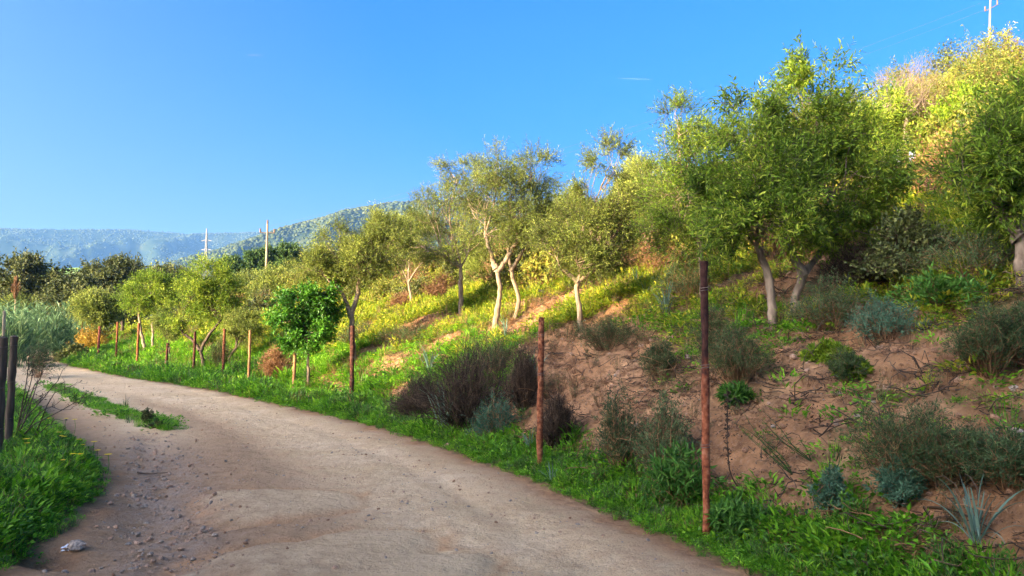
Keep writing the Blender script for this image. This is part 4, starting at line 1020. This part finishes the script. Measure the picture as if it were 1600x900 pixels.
# skyline shrubs on the ridge at the right, sizes in metres
for px, d_, w, h, kind, lab in [(1545, 34, 4.2, 3.6, 'maquis', "tall yellow bush on the ridge directly under the white pole"), (1495, 36, 3.6, 3.6, 'oak', "dark green rounded bush at the top of the ridge"),
    (1455, 36, 3.0, 2.2, 'brown', "purplish brown bare bush at the left shoulder of the ridge"), (1590, 30, 3.4, 3.0, 'maquis', "yellow bush at the top right corner"),
    (1600, 38, 3.4, 3.6, 'brown', "brown bush on the ridge right of the white pole"), (1420, 30, 3.2, 3.0, 'maquis', "yellow green bush below the brown shoulder bush"),
    (1500, 27, 3.6, 2.8, 'maquis', "broad yellow bush in the middle of the upper right slope"), (1560, 24, 3.0, 2.5, 'maquis', "yellow bush below the corner bush"),
    (1460, 22, 2.6, 2.2, 'maquis', "low yellow bush right of the leafless tree"), (1340, 27, 3.0, 2.6, 'maquis', "yellow bush behind the crown of the twin trunked olive"),
    (1260, 30, 3.2, 2.6, 'maquis', "bush on the skyline left of the twin trunked olive top"), (1200, 28, 2.6, 2.4, 'maquis', "bush on the skyline between two olive shoots"),
    (1000, 34, 3.0, 2.8, 'maquis', "rounded bush on the skyline right of the bent stub olive"), (930, 36, 2.6, 2.2, 'brown', "tan bare bush on the skyline left of the side shoot"),
    (890, 34, 2.6, 2.6, 'oak', "darker green bush on the skyline right of the tall cluster"), (560, 34, 3.0, 2.0, 'maquis', "bush behind the crown of the broad twiggy olive"),
    (500, 36, 3.0, 2.2, 'maquis', "yellow bush left of the broad twiggy olive crown"), (1520, 19, 2.2, 1.6, 'bright', "fresh yellow green bush at the upper edge of the clearing")]:
    shrub(px, 0, w * FPX / d_, h * FPX / d_, kind, lab, d=d_, group="bushes along the ridge", nst=160, per=70)

def build_scrub():
    T = []
    for kd in ('maquis', 'maquis', 'bright', 'brown', 'oak', 'herb'):
        k = dict(KIND[kd]); stem = k.pop('stem', 'dry'); k['ll'] *= 1.9; k['lw'] *= 2.0; k['nst'] = 60; k['per'] = 40; k['sr'] = .012
        st, fo = bush_meshes(rs, 1.7, 1.15, **k)
        n0 = st.n; 
        for v, f, a, m_, sm in zip(fo.v, fo.f, fo.a, fo.m, fo.sm): st.add(v, f, a, 1, False)
        T.append(st.mesh("scrub", [M[stem], M[k['mat']]]))
    def f(x, y):
        s = s_of(x, y); n = fbm(x * .16 + 7, y * .16, 3)
        p = sst(4.5, 11, s) * sst(-.25, .25, n + .3 * sst(8, 20, s))
        p = p * (1 - .95 * blob(x, y, CLR[0], CLR[1], 3.0, 2.0)); return p
    CLR = gp(1490, 335)
    x, y = sample(13000, 9, 75, f, xr=(-30, 70), wide=1.15); n = len(x)
    idx = rs.choice(6, n, p=[.32, .24, .16, .12, .06, .10])
    scatter("hillside_scrub", np.stack([x, y, zf(x, y) - .08], 1), rotz(n, .12), rs.uniform(.45, 1.25, n), T, idx=idx)
    # bushes of the valley floor behind the bend
    def g(x, y): return np.where((x < Lc(y) - 2.5) | (y > 78), 1.0, 0) * sst(20, 40, y)
    x, y = sample(5000, 20, 190, g, xr=(-150, 20)); n = len(x); nr = np.hypot(x + 30, y - 58) < 6; keep = ~nr; x, y = x[keep], y[keep]; n = len(x)
    scatter("valley_scrub", np.stack([x, y, zf(x, y) - .08], 1), rotz(n, .1), rs.uniform(.6, 1.9, n) * (1 + y / 90), T, idx=rs.choice(6, n, p=[.1, .1, .1, .1, .45, .15]))
build_scrub()

# strap leaved tufts (asphodel like): every leaf is a part
def strap_meshes():
    out = []
    for k, (bend, L) in enumerate([(.35, 1.0), (.7, 1.05), (1.1, 1.0), (.15, .9), (1.5, 1.0)]):
        K = 9; t = np.linspace(0, 1, K); ang = bend * t ** 1.5; x = np.cumsum(np.sin(ang + .12)) / K * L; z = np.cumsum(np.cos(ang * 1.25 + .05)) / K * L
        w = .026 * np.sin(np.pi * (.12 + .88 * (1 - t))) ** .6 * (1 - t * .55) + .001; mb = MB()
        V = np.stack([np.stack([x, -w, z + w * .5], 1), np.stack([x, 0 * w, z], 1), np.stack([x, w, z + w * .5], 1)], 1)
        i = np.arange(K - 1)[:, None] * 3; F = np.concatenate([i + np.array([[0, 3, 4, 1]]), i + np.array([[1, 4, 5, 2]])]); mb.add(V, F, .3 + .1 * k, 0, True)
        out.append(mb.mesh("strap_leaf", [M['strap']]))
    return out
STRAP = strap_meshes()
def tuft(px, py, hpx, label, n=22, d=None, flop=1.0):
    b = gp(px, py) if d is None else gd(px, d); L = hpx * b[1] / FPX; r = np.random.RandomState(int(px + py)); root = empty("strap_leaf_tuft", b - np.array([0, 0, .02]), label, "plant", "tufts of strap leaves")
    for i in range(n):
        o = link("leaf", STRAP[r.choice(5, p=[.28, .26, .18, .16, .12])], root); o.rotation_euler = (r.normal() * .12, r.uniform(-.1, .35) * flop, r.uniform(0, 6.28)); s = L * r.uniform(.65, 1.15); o.scale = (s, s * .62 / max(L, .3) ** .3, s)
        a = r.uniform(0, 6.28); o.location = (math.cos(a) * .02, math.sin(a) * .02, 0)
tuft(693, 682, 92, "strap leaved tuft in front of the dead bush by the verge", 26)
tuft(672, 590, 56, "pale blue strap leaved tuft at the upper left of the dead bush", 24)
tuft(520 + 270, 530, 40, "strap leaved tuft below the two curved trunks", 16)
tuft(832, 600, 56, "strap leaved tuft just left of the flaky rusty post top", 16)
tuft(1528, 868, 118, "large strap leaved tuft at the bottom right corner", 24, flop=1.4)
tuft(1040, 500, 60, "strap leaved tuft uphill between the bent stub olive and the tallest post", 20)
tuft(995, 455, 44, "small pale strap leaved tuft under the heap of dry stems", 14)
tuft(1100, 462, 40, "strap leaved tuft next to the top of the tallest post", 14)
tuft(828, 712, 44, "small strap leaved tuft at the foot of the flaky rusty post", 12)
tuft(862, 755, 36, "tiny strap leaved tuft on the verge right of the flaky post", 10)
tuft(1010, 468, 34, "strap leaved tuft on the sunny slope beside the stub olive's crown", 10)

# reeds beyond the left verge
def reeds(px, d, wm, hm, n, label):
    b = gd(px, d); r = np.random.RandomState(int(px * 5 + d)); root = empty("reed_clump", b, label, "reeds", "reed clumps on the left")
    a = r.uniform(0, 6.28, n); q = np.sqrt(r.uniform(0, 1, n)) * wm / 2; A = np.stack([q * np.cos(a), q * np.sin(a), np.zeros(n)], 1)
    H = hm * r.uniform(.6, 1.1, n); B = A + np.stack([r.normal(size=n) * .18 * hm * .6, r.normal(size=n) * .1 * hm, H], 1); P = paths(A, B, 6, .02, r); st = MB(); tubes(st, P, np.full((n, 6), .012), 4, r.uniform(0, 1, n))
    link("canes", st.mesh("reed_canes", [M['reed']]), root)
    per = 16; t = r.uniform(.15, 1, (n, per)); k = t * 4.999; i0 = k.astype(int); f = (k - i0)[..., None]; ar = np.arange(n)[:, None]
    LP = (P[ar, i0] * (1 - f) + P[ar, i0 + 1] * f).reshape(-1, 3); m = len(LP); LD = rnd_dir(m, r) * np.array([1, 1, .3]) + np.array([0, 0, .75]); fo = MB()
    leaves(fo, LP, LD, rnd_dir(m, r), .55 * r.uniform(.6, 1.2, m), .05, r.uniform(0, 1, m)); link("leaves", fo.mesh("reed_leaves", [M['reed']]), root)
    return root, B
reeds(30, 36, 4.5, 2.6, 170, "tall pale green reeds at the left edge above the log posts")
reeds(75, 44, 4.5, 2.2, 150, "blue green reeds left of the road end")
reeds(115, 50, 4.0, 2.0, 120, "thin reeds behind the bend, right of the blue green ones")
rt, _ = reeds(2, 30, 2.5, 2.2, 90, "bright reed clump cut by the left edge")
def plume():
    b = gd(25, 36); t = at(25, 438, 36) - b; root = empty("reed_plume", b, "single tan feathery reed plume sticking up at the far left", "reed"); mb = MB()
    P = np.linspace([0, 0, 0], t, 8); tubes(mb, P[None], np.full((1, 8), .02), 5); link("cane", mb.mesh("plume_cane", [M['cane']]), root)
    r = np.random.RandomState(2); n = 160; u = r.uniform(0, 1, n); LP = t - np.array([0, 0, 1.0]) * u[:, None] + r.normal(size=(n, 3)) * .08 * np.sin(np.pi * u)[:, None]; mb = MB()
    leaves(mb, LP, rnd_dir(n, r) * .4 + np.array([0, 0, 1.]), rnd_dir(n, r), .28, .05, r.uniform(.3, 1, n)); link("feather", mb.mesh("plume_feather", [M['dry']]), root)
plume()

# bare twig shrub leaning over the road at the left
def bare_twigs():
    r = np.random.RandomState(9); d = 8.6; b = gd(28, d); root = empty("leafless_twig_shrub", b, "leafless brown twig shrub reaching over the road from the log posts", "shrub")
    tips = np.array([at(*p) for p in [(118, 600, 8.4), (98, 578, 8.6), (75, 612, 8.2), (110, 640, 8.2), (60, 590, 8.8), (85, 655, 8.1), (45, 560, 8.7), (50, 575, 8.4), (128, 622, 8.3), (70, 566, 8.7)]]) - b
    mb = MB(); A = np.zeros_like(tips); P = paths(A, tips, 9, .06, r); P[:, 3:7, 2] += .05; tubes(mb, P, np.linspace(.009, .003, 9)[None].repeat(len(tips), 0), 5)
    link("branches", mb.mesh("twig_branches", [M['dead']]), root); mb = MB()
    n = 110; i = r.randint(0, len(tips), n); k = r.randint(3, 9, n); T0 = P[i, k]; T1 = T0 + unit(tips[i] + r.normal(size=(n, 3)) * .5) * r.uniform(.05, .22, (n, 1)); tubes(mb, paths(T0, T1, 5, .1, r), np.linspace(.003, .0012, 5)[None].repeat(n, 0), 4)
    link("twigs", mb.mesh("fine_twigs", [M['dead']]), root); mb = MB(); n = 90; j = r.randint(0, 110, n); leaves(mb, T1[j], rnd_dir(n, r), rnd_dir(n, r), .035, .014, r.uniform(0, 1, n)); link("withered_leaves", mb.mesh("withered_leaves", [M['dead']]), root)
bare_twigs()

# dark seed stalk and two thin green stalks near the tallest post
def seed_stalk():
    d = 5.75; b = gd(1158, d); r = np.random.RandomState(5); root = empty("seed_stalk", b, "tall dark dry seed stalk standing right of the tallest post", "plant")
    pts = [at(*p) - b for p in [(1150, 800, d), (1140, 740, d), (1136, 690, d), (1137, 640, d), (1136, 606, d)]]; pts[0] = np.array([0, 0, -.03]); P = polyline(pts, 18); mb = MB(); tubes(mb, P[None], np.linspace(.006, .003, 18)[None], 5); link("stem", mb.mesh("stalk_stem", [M['dead']]), root)
    mb = MB(); n = 260; u = np.concatenate([r.uniform(.62, 1, 190), r.uniform(.38, .56, 70)]); k = (u * 16.99).astype(int); LP = P[k] + r.normal(size=(n, 3)) * .009; leaves(mb, LP, rnd_dir(n, r) + np.array([0, 0, .4]), rnd_dir(n, r), .022, .012, r.uniform(0, .6, n)); link("seed_heads", mb.mesh("seed_heads", [M['dead']]), root)
seed_stalk()
for i, (p0, p1, lab) in enumerate([((1232, 765), (1160, 640), "thin green stalk with tiny leaves leaning left, the left one of two"), ((1262, 770), (1190, 655), "thin green stalk with tiny leaves leaning left, the right one of two")]):
    d = 5.6; b = gd(p0[0], d); r = np.random.RandomState(50 + i); root = empty("thin_stalk", b, lab, "plant"); T = at(p1[0], p1[1], d) - b
    A = np.zeros((5, 3)); B = T + np.vstack([[0, 0, 0], r.normal(size=(4, 3)) * .08]); P = paths(A, B * np.array([[1], [.9], [.7], [.8], [.6]]), 8, .04, r); mb = MB(); tubes(mb, P, np.linspace(.004, .0015, 8)[None].repeat(5, 0), 4); link("stem", mb.mesh("thin_stem", [M['herb']]), root)
    n = 120; LP = P[r.randint(0, 5, n), r.randint(1, 8, n)] + r.normal(size=(n, 3)) * .012; mb = MB(); leaves(mb, LP, rnd_dir(n, r) + np.array([0, 0, .5]), rnd_dir(n, r), .03, .006, r.uniform(0, 1, n)); link("leaves", mb.mesh("thin_leaves", [M['leafy']]), root)

# yellow flowers in the left verge
def flower_parts():
    mb = MB(); tubes(mb, paths([[0, 0, -.08]], [[.01, .01, .20]], 6, .05), np.full((1, 6), .0022), 4); st = mb.mesh("flower_stem", [M['leafy']])
    mb = MB(); n = 16; a = np.arange(n) * 2 * np.pi / n; leaves(mb, np.tile([.01, .01, .20], (n, 1)), np.stack([np.cos(a), np.sin(a), np.full(n, .25)], 1), np.tile([0, 0, 1.], (n, 1)), .028, .016, np.random.RandomState(1).uniform(0, 1, n)); return st, mb.mesh("flower_head", [M['flower']])
FST, FHD = flower_parts()
FL = [(78, 684, 1.3, "at the back of the left verge"), (104, 677, 1.2, "behind the others at the verge crest"), (113, 682, 1.3, "orange tinted one on the crest by the road"), (94, 700, 1, "upper one of the central cluster"), (94, 706, 1, "lower one of the central cluster"),
      (101, 708, 1, "just right of the central cluster"), (120, 712, 1, "small one between the cluster and the road"), (148, 703, 1.4, "at the road edge, upper one of the pair"), (152, 717, 1.3, "at the road edge, lower one of the pair"), (165, 730, 1.5, "standing out alone on the bare road side"),
      (36, 724, 1.2, "on the far left near the log post"), (44, 722, 1, "beside the far left one near the log post"), (115, 743, 1.1, "in the left half of the front pair"), (122, 744, 1.1, "in the right half of the front pair"), (95, 748, .9, "small one left of the front pair"), (131, 718, .9, "small one on the slope towards the road")]
for px, py, s, where in FL:
    b = gp(px, py + 12); o = empty("yellow_flower", b, "yellow flower " + where, "flower", "yellow flowers in the left verge", rs.uniform(0, 6)); o.scale = (s,) * 3; o.location.z += .05 if px < 145 else -.10; link("stem", FST, o); link("flower_head", FHD, o)

# single rocks, sticks and litter
SM = [stone_mesh(np.random.RandomState(30 + i), 'redstone' if i < 4 else 'stone', .62) for i in range(7)]
for i, (px, py, w, k, lab) in enumerate([(765, 692, 16, 0, "orange tan rock under the small blue green bush"), (812, 712, 22, 1, "flat tan rock at the verge near the flaky post"), (700, 697, 14, 2, "small tan rock in the grass below the front strap tuft"), (735, 702, 18, 3, "tan rock half sunk in the verge grass"),
    (1090, 821, 12, 5, "pale pebble left of the base of the tallest post"), (1382, 612, 30, 1, "broad flat tan rock on the bare bank below the heath tuft"), (1310, 620, 14, 4, "round pale stone on the bank left of the flat rock"), (1208, 676, 10, 5, "light stone on the bank right of the tallest post"),
    (1306, 670, 12, 4, "white stone in the middle of the bare bank"), (1450, 686, 24, 5, "grey white stone beside the largest needle leaved bush"), (1590, 690, 26, 6, "grey slab stone near the right edge"), (1292, 522, 14, 4, "small pale stone below the tangled grey bush"),
    (1365, 630, 12, 6, "grey stone just under the flat rock"), (120, 862, 34, 6, "grey rock in the small hole at the left road edge"), (215, 842, 12, 5, "grey pebble in the wheel rut"), (962, 470, 8, 5, "pale stone on the sunny slope under the stub olive"),
    (1040, 546, 14, 0, "tan stone on the edge of the bare bank crest"), (1075, 560, 16, 4, "pale stone at the bank crest left of the tallest post"), (1500, 600, 20, 2, "tan rock below the round heath bush"), (1240, 560, 18, 3, "tan rock under the twin olive roots")]):
    b = gp(px, py); o = tag(link("rock", SM[k]), lab, "rock", "rocks on the bank and verge"); s = w * b[1] / FPX / 2; o.scale = (s, s, s); o.location = b + np.array([0, 0, s * .22]); o.rotation_euler = (rs.normal() * .15, rs.normal() * .15, rs.uniform(0, 6))
def stick(p0, p1, rad, label, mat='dead', forks=2, lift=.02):
    a = gp(*p0); b2 = gp(*p1); r = np.random.RandomState(int(p0[0])); P = paths([[0, 0, lift]], [b2 - a + np.array([0, 0, lift * 1.5])], 10, .05, r); mb = MB(); tubes(mb, P, np.linspace(rad, rad * .4, 10)[None], 6)
    for i in range(forks):
        k = r.randint(3, 8); q = P[0, k]; e = q + unit((b2 - a) + r.normal(size=3) * np.linalg.norm(b2 - a) * .6) * np.linalg.norm(b2 - a) * .35; tubes(mb, paths([q], [e], 6, .06, r), np.linspace(rad * .5, rad * .2, 6)[None], 5)
    o = link("fallen_branch", mb.mesh("fallen_branch", [M[mat]])); o.location = a; tag(o, label, "branch", "fallen branches")
stick((1335, 598), (1395, 622), .010, "pale crooked branch lying across the bank beside the flat rock", 'dry')
stick((1270, 600), (1288, 570), .007, "thin forked pale branch below the lime weeds", 'dry', 1)
stick((1252, 565), (1225, 520), .006, "thin curved twig below the twin olive trunks", 'palebark', 1)
stick((1400, 655), (1560, 640), .006, "long thin dark twig lying level across the right bank", 'dead', 2)
stick((1280, 700), (1400, 672), .005, "long thin dark twig on the bank left of the largest bush", 'dead', 1)
stick((1450, 800), (1600, 870), .008, "dark fallen branch behind the bottom right strap tuft", 'dead', 2)
stick((1350, 432), (1385, 398), .016, "bright cut stick leaning in the undergrowth below the clearing", 'palebark', 0, .1)
stick((215, 742), (262, 745), .010, "short dark stick lying in the wheel rut", 'dead', 0)
def litter(px, py, w, label):
    b = gp(px, py); s = w * b[1] / FPX / 2; r = np.random.RandomState(int(px)); g = 9; u, v = np.meshgrid(np.linspace(-1, 1, g), np.linspace(-.6, .6, g)); z = .35 * np.abs(fbm(u * 2 + px, v * 2, 3)) + .15
    idx = np.arange(g * g).reshape(g, g); F = np.stack([idx[:-1, :-1], idx[:-1, 1:], idx[1:, 1:], idx[1:, :-1]], -1).reshape(-1, 4); mb = MB()
    top = np.stack([u, v, z], -1).reshape(-1, 3) * s; mb.add(top, F); mb.add(top - np.array([0, 0, .02]), F[:, ::-1]); o = tag(link("crumpled_plastic", mb.mesh("crumpled_plastic", [M['litter']])), label, "litter"); o.location = b
litter(112, 857, 26, "crumpled bluish white plastic scrap in the hole at the left road edge")
litter(42, 541, 14, "white scrap beside the far left side of the road") if False else None
# saplings in white tree guards high on the slope
for px, d_, lab in [(1432, 17.0, "white tree guard tube on a stake, the right and brighter one"), (1408, 17.5, "white tree guard tube on a stake, the left one")]:
    b = gd(px, d_); root = empty("tree_guard", b, lab, "tree guard", "tree guards above the clearing"); top = at(px, 262 if px > 1420 else 268, d_)[2] - b[2]; top = max(top, .9)
    mb = MB(); tubes(mb, np.array([[[0, 0, -.1], [0, 0, top - .35]]]), np.full((1, 2), .025), 6); link("stake", mb.mesh("guard_stake", [M['palebark']]), root)
    mb = MB(); tubes(mb, np.array([[[0, 0, top - .40], [0, 0, top - .2], [0, 0, top]]]), np.array([[.07, .075, .07]]), 8); link("tube", mb.mesh("guard_tube", [M['litter']]), root)
# two small dark plants growing in the strip between the wheel tracks
shrub(229, 660, 16, 20, 'oak', "tiny dark plant in the grass strip in the road, the upright left one", name="small_plant", nst=26, per=40, ll=.02, lw=.012)
shrub(244, 668, 20, 12, 'oak', "tiny dark plant in the grass strip in the road, the low right one", name="small_plant", nst=26, per=40, ll=.02, lw=.012)

# contrails far above, beyond the haze
def contrail(p0, p1, d, w, label):
    a, b2 = at(*p0, d), at(*p1, d); P = paths([a], [b2], 16, .004); m, nt, N, L = newmat("contrail_vapour"); df = node(nt, "ShaderNodeBsdfDiffuse"); df.inputs[0].default_value = (.9, .9, .9, 1)
    tr = node(nt, "ShaderNodeBsdfTransparent"); mx = node(nt, "ShaderNodeMixShader"); mx.inputs[0].default_value = .06; L.new(tr.outputs[0], mx.inputs[1]); L.new(df.outputs[0], mx.inputs[2]); o = node(nt, "ShaderNodeOutputMaterial"); L.new(mx.outputs[0], o.inputs[0])
    mb = MB(); tubes(mb, P, (w * .6 * np.sin(np.linspace(.1, 3.0, 16)))[None], 6); tag(link("contrail", mb.mesh("contrail", [m])), label, "contrail", "contrails")
contrail((385, 86), (412, 86), 9000, 5, "short faint contrail high in the left part of the sky")
contrail((962, 122), (1022, 124), 9000, 4, "longer faint contrail in the middle of the sky")
